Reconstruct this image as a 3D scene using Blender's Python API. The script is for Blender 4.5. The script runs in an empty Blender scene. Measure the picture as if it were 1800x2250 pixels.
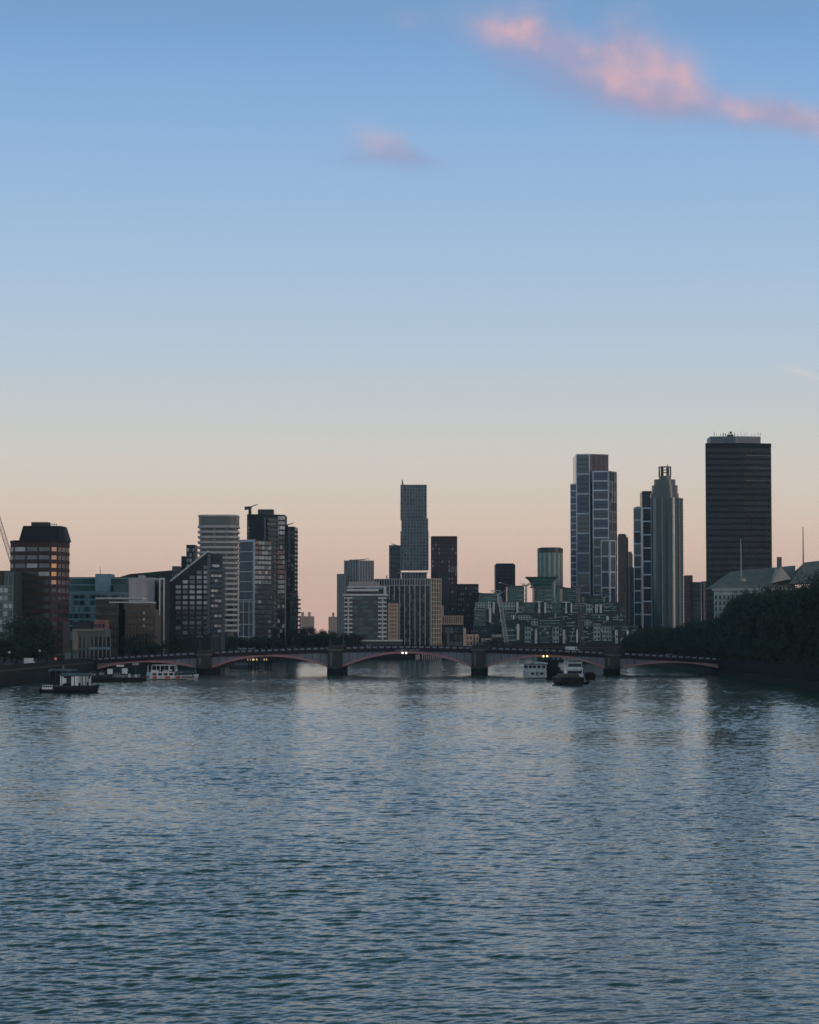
import bpy, bmesh, math, random
import numpy as np
from mathutils import Vector

random.seed(7)
rng = np.random.default_rng(7)
scene = bpy.context.scene
COL = scene.collection

# ------------------------------------------------------------------ camera
F, HZ, CAM_H = 5050.0, 1387.0, 15.0          # focal length in photo pixels, horizon row, height over the water
PITCH = math.atan((HZ - 1125) / F)
CP, SP = math.cos(PITCH), math.sin(PITCH)
cam_data = bpy.data.cameras.new('camera')
cam_data.sensor_fit = 'HORIZONTAL'
cam_data.sensor_width = 36.0
cam_data.lens = 36.0 * F / 1800.0
cam_data.clip_start = 1.0
cam_data.clip_end = 60000.0
cam = bpy.data.objects.new('camera', cam_data)
cam.location = (0, 0, CAM_H)
cam.rotation_euler = (math.pi / 2 + PITCH, 0, 0)
COL.objects.link(cam)
scene.camera = cam


def direction(px, py):
    u, v = (px - 900) / F, (1125 - py) / F
    return u, CP - v * SP, SP + v * CP


def X(px, Y, py=1300):
    d = direction(px, py)
    return d[0] * Y / d[1]


def Z(py, Y):
    d = direction(900, py)
    return CAM_H + d[2] * Y / d[1]


# ------------------------------------------------------------------ sky
SUN_EL, SUN_AZ = math.radians(5.0), math.radians(122.0)     # azimuth clockwise from the view direction (+Y)


def lin(c):
    return tuple(((v / 255) / 12.92 if v / 255 <= 0.04045 else ((v / 255 + 0.055) / 1.055) ** 2.4) for v in c)


world = bpy.data.worlds.new('World')
scene.world = world
world.use_nodes = True
wt = world.node_tree
for n in list(wt.nodes):
    wt.nodes.remove(n)


def wn(t, **k):
    n = wt.nodes.new(t)
    for a, b in k.items():
        setattr(n, a, b)
    return n


def wmath(op, a, b=None, c=None, clamp=False):
    n = wn('ShaderNodeMath', operation=op, use_clamp=clamp)
    for i, v in enumerate((a, b, c)):
        if v is None:
            continue
        if isinstance(v, (int, float)):
            n.inputs[i].default_value = v
        else:
            wt.links.new(v, n.inputs[i])
    return n.outputs[0]


tc = wn('ShaderNodeTexCoord')
sep = wn('ShaderNodeSeparateXYZ')
wt.links.new(tc.outputs['Generated'], sep.inputs[0])
ramp = wn('ShaderNodeValToRGB')
SKY = [(1440, (222, 180, 165)), (1387, (226, 185, 170)), (1300, (229, 193, 176)), (1200, (225, 197, 180)), (1110, (219, 202, 188)),
       (1010, (212, 206, 199)), (930, (202, 204, 204)), (850, (193, 202, 210)), (760, (182, 200, 218)), (600, (168, 193, 220)), (430, (152, 185, 220)),
       (250, (137, 175, 218)), (60, (121, 163, 214))]
els = [(math.sin(math.atan2(direction(900, y)[2], direction(900, y)[1])), c) for y, c in SKY]
els += [(0.40, (86, 124, 146)), (0.65, (60, 87, 98)), (1.0, (50, 72, 82))]
cr = ramp.color_ramp
cr.interpolation = 'B_SPLINE'
OFF, SC = 0.03, 1 / 1.03
while len(cr.elements) < len(els):
    cr.elements.new(0.5)
for e, (p, c) in zip(cr.elements, els):
    e.position = (p + OFF) * SC
    e.color = lin(c) + (1,)
fac = wmath('MULTIPLY_ADD', sep.outputs[2], SC, OFF * SC)
wt.links.new(fac, ramp.inputs[0])

# pink evening clouds, placed by direction in the sky
ysafe = wmath('MAXIMUM', sep.outputs[1], 0.02)
su = wmath('DIVIDE', sep.outputs[0], ysafe)
sv = wmath('DIVIDE', sep.outputs[2], ysafe)
nz = wn('ShaderNodeTexNoise')
nz.inputs['Scale'].default_value = 34
nz.inputs['Detail'].default_value = 7
nz.inputs['Roughness'].default_value = 0.66
wt.links.new(tc.outputs['Generated'], nz.inputs['Vector'])
nsep = wn('ShaderNodeSeparateColor')
wt.links.new(nz.outputs['Color'], nsep.inputs[0])
nz2 = wn('ShaderNodeTexNoise')
nz2.inputs['Scale'].default_value = 44
nz2.inputs['Detail'].default_value = 5
wt.links.new(tc.outputs['Generated'], nz2.inputs['Vector'])
du = wmath('ADD', su, wmath('MULTIPLY_ADD', nsep.outputs[0], 0.015, -0.0075))
dv = wmath('ADD', sv, wmath('MULTIPLY_ADD', nsep.outputs[1], 0.013, -0.0065))
gate = wmath('GREATER_THAN', sep.outputs[1], 0.05)


def blob(px, py, a, b, rot, w):
    d = direction(px, py)
    cu, cv = d[0] / d[1], d[2] / d[1]
    a, b = a / F, b / F
    c, s = math.cos(rot), math.sin(rot)
    x = wmath('SUBTRACT', du, cu)
    y = wmath('SUBTRACT', dv, cv)
    p = wmath('DIVIDE', wmath('ADD', wmath('MULTIPLY', x, c), wmath('MULTIPLY', y, s)), a)
    q = wmath('DIVIDE', wmath('SUBTRACT', wmath('MULTIPLY', y, c), wmath('MULTIPLY', x, s)), b)
    r2 = wmath('ADD', wmath('MULTIPLY', p, p), wmath('MULTIPLY', q, q))
    g = wmath('POWER', 2.718, wmath('MULTIPLY', r2, -1.0))
    return wmath('MULTIPLY', g, w)


def total(blobs):
    t = None
    for bl in blobs:
        v = blob(*bl)
        t = v if t is None else wmath('ADD', t, v)
    return t


R_ = math.radians
pink = total([(1398, 160, 96, 70, R_(-15), 1.0), (1380, 88, 52, 56, R_(20), .7), (1466, 172, 64, 56, 0, .75), (1135, 70, 96, 38, R_(-10), .9),
              (1225, 98, 74, 40, R_(-20), .75), (1745, 262, 100, 30, R_(-12), 1.15), (1610, 226, 140, 32, R_(-14), .6),
              (1305, 145, 110, 46, R_(-20), .62), (845, 312, 64, 28, R_(-18), .34), (1150, 5, 70, 22, 0, .22), (900, 45, 40, 22, 0, .16)])
grey = total([(1300, 195, 170, 44, R_(-14), .6), (1440, 232, 120, 28, 0, .5), (1180, 125, 150, 36, R_(-14), .45), (880, 342, 85, 24, R_(-10), .55),
              (780, 350, 50, 16, 0, .25), (1560, 240, 160, 30, R_(-10), .4)])
pale = total([(1768, 818, 40, 7, R_(-14), .4), (1770, 1085, 60, 50, 0, .16), (1700, 1120, 160, 30, 0, .06)])
tex = wmath('MULTIPLY_ADD', nz2.outputs[0], .9, 0.55)
pink = wmath('MULTIPLY', wmath('MULTIPLY', pink, tex), gate)
pink = wmath('MULTIPLY', wmath('SMOOTH_MIN', pink, 1.0, 0.35), 0.82)
grey = wmath('MULTIPLY', wmath('MULTIPLY', grey, tex), gate)
pale = wmath('MULTIPLY', wmath('MULTIPLY', pale, tex), gate)


def wmix(f, a, col):
    m = wn('ShaderNodeMix', data_type='RGBA')
    m.clamp_factor = True
    wt.links.new(f, m.inputs[0])
    wt.links.new(a, m.inputs[6])
    m.inputs[7].default_value = lin(col) + (1,)
    return m.outputs[2]


# away from the anti-solar side the low sky has no pink belt: pale grey-blue, brightened behind the camera to fill the facades
ramp2 = wn('ShaderNodeValToRGB')
cr2 = ramp2.color_ramp
els2 = [(-.03, (164, 174, 182)), (.05, (226, 233, 236)), (.15, (214, 228, 238)), (.3, (164, 190, 212))] + els[-3:]
while len(cr2.elements) < len(els2):
    cr2.elements.new(0.5)
for e, (p, c) in zip(cr2.elements, els2):
    e.position = (p + OFF) * SC
    e.color = lin(c) + (1,)
wt.links.new(fac, ramp2.inputs[0])
side = wn('ShaderNodeMapRange', interpolation_type='SMOOTHSTEP')
side.inputs['From Min'].default_value = .72
side.inputs['From Max'].default_value = -.35
wt.links.new(sep.outputs[1], side.inputs[0])
belt = wn('ShaderNodeMix', data_type='RGBA')
wt.links.new(side.outputs[0], belt.inputs[0])
wt.links.new(ramp.outputs[0], belt.inputs[6])
wt.links.new(ramp2.outputs[0], belt.inputs[7])
c1 = wmix(grey, belt.outputs[2], (140, 152, 192))
shade = wn('ShaderNodeMix', data_type='RGBA')
shf = wn('ShaderNodeMapRange')
shf.inputs['From Min'].default_value = .38
shf.inputs['From Max'].default_value = .62
wt.links.new(nz2.outputs[0], shf.inputs[0])
wt.links.new(shf.outputs[0], shade.inputs[0])
shade.inputs[6].default_value = lin((166, 160, 190)) + (1,)
shade.inputs[7].default_value = lin((220, 176, 182)) + (1,)
pm_ = wn('ShaderNodeMix', data_type='RGBA')
pm_.clamp_factor = True
wt.links.new(pink, pm_.inputs[0])
wt.links.new(c1, pm_.inputs[6])
wt.links.new(shade.outputs[2], pm_.inputs[7])
c1 = pm_.outputs[2]
c1 = wmix(pale, c1, (222, 214, 206))
# the cloud nodes only run in the part of the sky that holds clouds
_u = lambda px, py: direction(px, py)[0] / direction(px, py)[1]
_v = lambda px, py: direction(px, py)[2] / direction(px, py)[1]
low = wmath('MAXIMUM', wmath('GREATER_THAN', sv, _v(900, 460)), wmath('GREATER_THAN', su, _u(1560, 900)))
low = wmath('MULTIPLY', low, wmath('MULTIPLY', wmath('GREATER_THAN', su, _u(640, 200)), wmath('LESS_THAN', su, .26)))
low = wmath('MULTIPLY', wmath('MULTIPLY', low, gate), wmath('LESS_THAN', sv, .34))
bgc = wn('ShaderNodeBackground')
wt.links.new(c1, bgc.inputs[0])
bgs = wn('ShaderNodeBackground')
wt.links.new(belt.outputs[2], bgs.inputs[0])
bgc.inputs[1].default_value = bgs.inputs[1].default_value = 0.98
bg1 = wn('ShaderNodeMixShader')
wt.links.new(low, bg1.inputs[0])
wt.links.new(bgs.outputs[0], bg1.inputs[1])
wt.links.new(bgc.outputs[0], bg1.inputs[2])
sky = wn('ShaderNodeTexSky')
sky.sky_type = 'NISHITA'
sky.sun_disc = False
sky.sun_elevation = SUN_EL
sky.sun_rotation = SUN_AZ
bg2 = wn('ShaderNodeBackground')
wt.links.new(sky.outputs[0], bg2.inputs[0])
bg2.inputs[1].default_value = 0.012
addw = wn('ShaderNodeAddShader')
wt.links.new(bg1.outputs[0], addw.inputs[0])
wt.links.new(bg2.outputs[0], addw.inputs[1])
wo = wn('ShaderNodeOutputWorld')
wt.links.new(addw.outputs[0], wo.inputs[0])
world.cycles.sampling_method = 'MANUAL'
world.cycles.sample_map_resolution = 1024

# ------------------------------------------------------------------ sun (last glow, low behind the camera's right shoulder)
sun_data = bpy.data.lights.new('sun', 'SUN')
sun_data.energy = 0.4
sun_data.angle = math.radians(12)
sun_data.color = (1.0, 0.70, 0.54)
sun = bpy.data.objects.new('sun', sun_data)
sd = Vector((math.sin(SUN_AZ) * math.cos(SUN_EL), math.cos(SUN_AZ) * math.cos(SUN_EL), math.sin(SUN_EL)))
sun.rotation_euler = sd.to_track_quat('Z', 'Y').to_euler()
sun.location = (300, -300, 400)
COL.objects.link(sun)

scene.view_settings.view_transform = 'Standard'
scene.view_settings.look = 'None'
scene.view_settings.exposure = 0.0
scene.view_settings.gamma = 1.0
scene.view_settings.use_curve_mapping = False
scene.cycles.max_bounces = 5
scene.cycles.diffuse_bounces = 2
scene.cycles.glossy_bounces = 3
scene.cycles.transmission_bounces = 2
scene.cycles.caustics_reflective = False
scene.cycles.caustics_refractive = False
scene.cycles.use_denoising = True
scene.cycles.sample_clamp_indirect = 4.0

# ------------------------------------------------------------------ materials
MATS = {}


def M(name, col=(), rough=0.8, spec=0.3, metal=0.0, var=0.18, scale=0.35, streak=True, emit=None, estr=0.0):
    """Procedural surface: base colour in linear values, broken up by noise and faint vertical weathering."""
    if name in MATS:
        return MATS[name]
    col = tuple(min(.82, c * 1.22) for c in col)
    m = bpy.data.materials.new(name)
    m.use_nodes = True
    t = m.node_tree
    b = t.nodes['Principled BSDF']
    b.inputs['Roughness'].default_value = rough
    b.inputs['Metallic'].default_value = metal
    b.inputs['Specular IOR Level'].default_value = spec
    geo = t.nodes.new('ShaderNodeNewGeometry')
    mp = t.nodes.new('ShaderNodeMapping')
    mp.inputs['Scale'].default_value = (1, 1, 0.35 if streak else 1)
    t.links.new(geo.outputs['Position'], mp.inputs[0])
    nzz = t.nodes.new('ShaderNodeTexNoise')
    nzz.inputs['Scale'].default_value = scale
    nzz.inputs['Detail'].default_value = 6
    nzz.inputs['Roughness'].default_value = 0.62
    t.links.new(mp.outputs[0], nzz.inputs['Vector'])
    mr = t.nodes.new('ShaderNodeMapRange')
    mr.inputs['From Min'].default_value = 0.28
    mr.inputs['From Max'].default_value = 0.72
    mr.inputs['To Min'].default_value = 1 - var
    mr.inputs['To Max'].default_value = 1 + var
    t.links.new(nzz.outputs[0], mr.inputs[0])
    mx = t.nodes.new('ShaderNodeMix')
    mx.data_type = 'RGBA'
    mx.blend_type = 'MULTIPLY'
    mx.inputs[0].default_value = 1
    mx.inputs[6].default_value = tuple(col) + (1,)
    t.links.new(mr.outputs[0], mx.inputs[7])
    t.links.new(mx.outputs[2], b.inputs['Base Color'])
    if emit:
        b.inputs['Emission Color'].default_value = tuple(emit) + (1,)
        b.inputs['Emission Strength'].default_value = estr
    MATS[name] = m
    return m


concrete = M('pale_concrete', (.36, .36, .37))
white = M('white_render', (.55, .54, .54), rough=.7)
stone = M('portland_stone', (.30, .30, .28))
cream = M('cream_stone', (.52, .42, .33))
brickm = M('dark_red_brick', (.062, .038, .037))
brownb = M('brown_brick', (.072, .052, .042))
sun_tanb = M('sunlit_tan_brick', (.12, .088, .066))  # right mass of the brown brick office, sunlight put into its colour
redb = M('orange_brick', (.26, .12, .09))
darkc = M('dark_cladding', (.028, .032, .040), rough=.6)
purple = M('plum_cladding', (.045, .022, .030), rough=.6)
purple2 = M('plum_glass', (.030, .022, .034), rough=.3, spec=.5)
slate = M('slate_roof', (.085, .088, .082), rough=.75)
leadg = M('grey_roof', (.10, .10, .11), rough=.6)
greym = M('grey_metal', (.16, .17, .19), rough=.45, spec=.5)
lightm = M('light_metal', (.42, .44, .47), rough=.45, spec=.5)
bluem = M('blue_white_metal', (.30, .36, .42), rough=.45, spec=.5)
steel = M('dark_steel', (.035, .037, .042), rough=.5, spec=.5)
blackm = M('black_paint', (.012, .012, .014), rough=.55)
hullb = M('hull_paint', (.012, .011, .013), rough=.6, spec=.3)
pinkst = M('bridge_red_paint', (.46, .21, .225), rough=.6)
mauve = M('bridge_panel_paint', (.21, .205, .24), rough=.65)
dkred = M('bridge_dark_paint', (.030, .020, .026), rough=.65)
granite = M('grey_granite', (.030, .031, .030), rough=.9, spec=.1, scale=.8)
wetst = M('wet_granite', (.014, .015, .015), rough=.8, spec=.2, scale=.8)
paleg = M('worn_granite', (.075, .075, .07), rough=.9, spec=.1)
teal = M('teal_cladding', (.055, .095, .11), rough=.5, spec=.5)
tealp = M('teal_pale_panel', (.16, .25, .30), rough=.5)
glassd = M('dark_glass', (.016, .021, .026), rough=.12, spec=.45, var=.3, streak=False)
glassb = M('blue_glass', (.014, .050, .100), rough=.14, spec=.45, var=.25, streak=False)
glassb2 = M('deep_blue_glass', (.012, .034, .066), rough=.14, spec=.6, var=.25, streak=False)
glassg = M('green_glass', (.036, .105, .098), rough=.14, spec=.45, var=.3, streak=False)
glassg2 = M('deep_green_glass', (.026, .068, .067), rough=.14, spec=.6, var=.3, streak=False)
glasst = M('teal_glass', (.034, .075, .085), rough=.14, spec=.45, var=.3, streak=False)
glasss = M('silver_glass', (.22, .235, .26), rough=.12, spec=.8, metal=.55, var=.3, streak=False)
blind = M('blind_sky_sheen', (.40, .40, .41), rough=.5, spec=.6, var=.3, streak=False)  # pale blinds; also carries reflected sky in the sloping office's panes
blindw = M('warm_window', (.24, .15, .13), rough=.4, spec=.45, var=.3, streak=False)
sunglow_w = M('warm_glow_window', (.3, .15, .08), rough=.3, emit=(1.0, .42, .16), estr=.34, streak=False)  # brick tower panes: sunset reflection imitated by emission
sunglow_p = M('sunset_sheen_window', (.3, .2, .15), rough=.3, emit=(1.0, .62, .50), estr=.16, streak=False)  # paler sunset reflection, likewise put in as emission
lampw = M('white_navigation_light', (.8, .8, .8), emit=(1, .97, .9), estr=2.2)
lampy = M('yellow_navigation_light', (.8, .7, .4), emit=(1, .78, .33), estr=2.6)
redpaint = M('red_boat_paint', (.50, .035, .022), rough=.4, spec=.5)
boatw = M('white_boat_paint', (.78, .76, .74), rough=.4, spec=.5)
boatg = M('faded_boat_paint', (.52, .50, .49), rough=.5, spec=.5)
bluep = M('blue_boat_paint', (.05, .10, .15), rough=.5, spec=.5)
mudm = M('brown_tarpaulin', (.10, .085, .06), rough=.8)
asphalt = M('asphalt', (.045, .045, .048), rough=.9)
pavem = M('paving', (.16, .155, .15), rough=.9)
soil = M('city_ground', (.022, .023, .021), rough=.95, scale=.02, var=.4)
GL_DARK = [glassd, glassd, glassd, steel]
GL_MIX = [glassd, glassd, blind, glasss]
GL_BRIGHT = [blind, glasss, glasss, blind, glassd]
GL_BLUE = [glassb, glassb, glassb2, glassb2]

# ------------------------------------------------------------------ mesh helpers
ORG = {}


def sub2(a, b):
    return (b[0] - a[0], b[1] - a[1])


def frame2(a, b):
    d = sub2(a, b)
    L = math.hypot(*d)
    U = (d[0] / L, d[1] / L)
    return U, (U[1], -U[0]), L


class MB:
    def __init__(s):
        s.v, s.f, s.m = [], [], []

    def poly(s, pts, mi=0):
        n = len(s.v)
        s.v += [tuple(p) for p in pts]
        s.f.append(tuple(range(n, n + len(pts))))
        s.m.append(mi)

    def hexa(s, b, t, mi=0):
        n = len(s.v)
        s.v += [tuple(p) for p in b] + [tuple(p) for p in t]
        for q in ((3, 2, 1, 0), (4, 5, 6, 7), (0, 1, 5, 4), (1, 2, 6, 5), (2, 3, 7, 6), (3, 0, 4, 7)):
            s.f.append(tuple(n + i for i in q))
            s.m.append(mi)

    def box(s, x0, x1, y0, y1, z0, z1, mi=0):
        s.hexa([(x0, y0, z0), (x1, y0, z0), (x1, y1, z0), (x0, y1, z0)], [(x0, y0, z1), (x1, y0, z1), (x1, y1, z1), (x0, y1, z1)], mi)

    def obox(s, o, U, N, u0, u1, n0, n1, z0, z1, mi=0):
        q = [(o[0] + U[0] * u + N[0] * n, o[1] + U[1] * u + N[1] * n) for u, n in ((u0, n1), (u1, n1), (u1, n0), (u0, n0))]
        s.hexa([(x, y, z0) for x, y in q], [(x, y, z1) for x, y in q], mi)

    def prism(s, plan, z0, z1, mi=0, plan2=None):
        n, k = len(s.v), len(plan)
        p2 = plan2 or plan
        s.v += [(p[0], p[1], z0) for p in plan] + [(p[0], p[1], z1) for p in p2]
        s.f.append(tuple(range(n + k - 1, n - 1, -1)))
        s.f.append(tuple(range(n + k, n + 2 * k)))
        s.m += [mi, mi]
        for i in range(k):
            j = (i + 1) % k
            s.f.append((n + i, n + j, n + k + j, n + k + i))
            s.m.append(mi)

    def tube(s, a, b, r0, r1=None, n=8, mi=0):
        r1 = r0 if r1 is None else r1
        a, b = Vector(a), Vector(b)
        d = (b - a).normalized()
        e = d.orthogonal().normalized()
        g = d.cross(e)
        k = len(s.v)
        for c, r in ((a, r0), (b, r1)):
            for i in range(n):
                t = 2 * math.pi * i / n
                s.v.append(tuple(c + e * (r * math.cos(t)) + g * (r * math.sin(t))))
        for i in range(n):
            j = (i + 1) % n
            s.f.append((k + i, k + j, k + n + j, k + n + i))
            s.m.append(mi)
        s.f.append(tuple(range(k + n - 1, k - 1, -1)))
        s.f.append(tuple(range(k + n, k + 2 * n)))
        s.m += [mi, mi]

    def build(s, name, mats, parent=None, local=False, smooth=False, kind=None):
        if not isinstance(mats, (list, tuple)):
            mats = [mats]
        me = bpy.data.meshes.new(name)
        o = (0, 0, 0) if (parent is None or local) else ORG[parent.name]
        me.from_pydata([(x - o[0], y - o[1], z - o[2]) for x, y, z in s.v], [], s.f)
        for m in mats:
            me.materials.append(m)
        if len(mats) > 1:
            me.polygons.foreach_set('material_index', s.m)
        if smooth:
            me.polygons.foreach_set('use_smooth', [True] * len(s.f))
        ob = bpy.data.objects.new(name, me)
        COL.objects.link(ob)
        if parent is not None:
            ob.parent = parent
            ORG[ob.name] = ORG[parent.name]
        if kind:
            ob['kind'] = kind
        return ob


def tag(o, label, cat, group=None):
    o['label'] = label
    o['category'] = cat
    if group:
        o['group'] = group
    return o


def thing(name, label, cat, loc, rz=0.0, group=None):
    o = bpy.data.objects.new(name, None)
    o.empty_display_size = 2
    o.location = loc
    o.rotation_euler = (0, 0, rz)
    COL.objects.link(o)
    ORG[o.name] = tuple(loc)
    return tag(o, label, cat, group)


def copy_tree(o, loc, rz, sc, label=None):
    c = o.copy()
    COL.objects.link(c)
    c.location = loc
    c.rotation_euler = (0, 0, rz)
    c.scale = sc
    if label:
        c['label'] = label
    for ch in o.children:
        d = ch.copy()
        COL.objects.link(d)
        d.parent = c
    return c


PM = {}


def piece(name, parent, o, U, N, u0, u1, n0, n1, z0, z1, mat):
    """A box-shaped facade piece (pane, band, pier) as an object of its own; alike pieces share mesh data."""
    w, d, h = u1 - u0, n1 - n0, z1 - z0
    key = (name, round(w, 2), round(d, 2), round(h, 2), mat.name)
    me = PM.get(key)
    if me is None:
        b = MB()
        b.box(-w / 2, w / 2, -d / 2, d / 2, 0, h)
        me = bpy.data.meshes.new(name)
        me.from_pydata(b.v, [], b.f)
        me.materials.append(mat)
        PM[key] = me
    ob = bpy.data.objects.new(name, me)
    uc, nc = (u0 + u1) / 2, (n0 + n1) / 2
    g = ORG[parent.name]
    ob.location = (o[0] + U[0] * uc + N[0] * nc - g[0], o[1] + U[1] * uc + N[1] * nc - g[1], z0 - g[2])
    ob.rotation_euler = (0, 0, math.atan2(U[1], U[0]))
    COL.objects.link(ob)
    ob.parent = parent
    return ob


def facade(root, a, b, z0, z1, rows, cols, mats, wf=.72, hf=.6, indiv=True, band=None, pier=None, base=0.0, skip=None, pick=None, name='window',
           bname='floor_band', pname='pier', pier_every=1, u_in=0.0):
    """Windows, floor bands and piers over the wall from a to b (left to right as seen from outside)."""
    U, N, L = frame2(a, b)
    L -= 2 * u_in
    cw, ch = L / cols, (z1 - z0) / rows
    jo = MB()
    for r in range(rows):
        for c in range(cols):
            if skip and skip(r, c):
                continue
            m = pick(r, c) if pick else random.choice(mats)
            uu = u_in + c * cw + cw * (1 - wf) / 2
            zz = z0 + r * ch + ch * (1 - hf) / 2
            if indiv:
                piece(name, root, a, U, N, uu, uu + cw * wf, base - .05, base + .06, zz, zz + ch * hf, m)
            else:
                jo.obox(a, U, N, uu, uu + cw * wf, base - .05, base + .06, zz, zz + ch * hf, mats.index(m))
    if not indiv:
        jo.build('window_panes', list(mats), root, kind='stuff')
    if band:
        bm, bh, bd = band
        for r in range(rows + 1):
            zc = z0 + r * ch
            piece(bname, root, a, U, N, u_in, u_in + L, base - .06, base + bd, zc - bh / 2, zc + bh / 2, bm)
    if pier:
        pm, pw, pd = pier
        for c in range(0, cols + 1, pier_every):
            uc = u_in + c * cw
            uc = min(max(uc, u_in + pw / 2), u_in + L - pw / 2)
            piece(pname, root, a, U, N, uc - pw / 2, uc + pw / 2, base - .06, base + pd, z0, z1, pm)


def span(p0, p1, Y, D):
    """X range of a block whose outline, side face included, fills the columns p0..p1."""
    x0 = X(p0, Y if p0 < 900 else Y + D)
    x1 = X(p1, Y if p1 > 900 else Y + D)
    return x0, x1


G = 5.0      # street level above the water


def block(root, p0, p1, Y, D, ytop, mat, name='wall', z0=G, zt=None):
    x0, x1 = span(p0, p1, Y, D)
    z1 = Z(ytop, Y) if zt is None else zt
    b = MB()
    b.box(x0, x1, Y, Y + D, z0, z1)
    b.build(name, mat, root)
    return (x0, Y), (x1, Y), z1, (x1, Y + D), (x0, Y + D)


def chainplan(pts, D):
    """Plan from a chain of (column, distance) corners seen left to right, closed D metres behind."""
    w = [(X(p, y), y) for p, y in pts]
    yb = max(y for _, y in w) + D
    xr, xl = w[-1][0], w[0][0]
    return w + [(xr if xr > 0 else xr * yb / w[-1][1], yb), (xl if xl < 0 else xl * yb / w[0][1], yb)], w


def root(name, label, cat, px, Y, group=None, z=G):
    return thing(name, label, cat, (X(px, Y), Y, z), 0, group)


def lattice(b, p, q, w, n, r, mi=0):
    """Four-chord lattice from p to q."""
    p, q = Vector(p), Vector(q)
    d = (q - p).normalized()
    e = d.cross(Vector((0, 1, 0)))
    e = e.normalized() if e.length > .1 else Vector((1, 0, 0))
    g = d.cross(e).normalized()
    cs = [(e * sx + g * sy) * (w / 2) for sx, sy in ((-1, -1), (1, -1), (1, 1), (-1, 1))]
    for c in cs:
        b.tube(p + c, q + c, r, r, 4, mi)
    for i in range(n):
        s0, s1 = p + (q - p) * (i / n), p + (q - p) * ((i + 1) / n)
        for k in range(4):
            a, c = cs[k], cs[(k + 1) % 4]
            b.tube(s0 + (a if i % 2 else c), s1 + (c if i % 2 else a), r * .6, None, 4, mi)
            b.tube(s1 + a, s1 + c, r * .6, None, 4, mi)
# ------------------------------------------------------------------ river
def wave_tile(n, L, lo, hi, power, wind, spread):
    """Periodic height field from a random wave spectrum (wavelengths lo..hi metres), slope RMS 1."""
    k1 = np.fft.fftfreq(n, L / n) * 2 * np.pi
    kx, ky = np.meshgrid(k1, k1)
    k = np.hypot(kx, ky)
    k[0, 0] = 1
    lam = 2 * np.pi / k
    amp = k ** (-power) * np.exp(-(lo / lam) ** 4) * np.exp(-(lam / hi) ** 2)
    th = np.arctan2(ky, kx) - wind
    amp = amp * (spread + (1 - spread) * np.cos(th) ** 2)
    amp[0, 0] = 0
    ph = rng.normal(size=(n, n)) + 1j * rng.normal(size=(n, n))
    h = np.real(np.fft.ifft2(amp * ph))
    gy, gx = np.gradient(h, L / n)
    return h / np.sqrt((gx ** 2 + gy ** 2).mean())


def sample(tile, L, x, y, ang=0.0):
    n = tile.shape[0]
    c, s = math.cos(ang), math.sin(ang)
    u, v = ((x * c + y * s) / L * n) % n, ((y * c - x * s) / L * n) % n
    i, j = np.floor(u).astype(int), np.floor(v).astype(int)
    fu, fv = u - i, v - j
    i %= n
    j %= n
    i2, j2 = (i + 1) % n, (j + 1) % n
    return (tile[j, i] * (1 - fu) * (1 - fv) + tile[j, i2] * fu * (1 - fv) + tile[j2, i] * (1 - fu) * fv + tile[j2, i2] * fu * fv)


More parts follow.
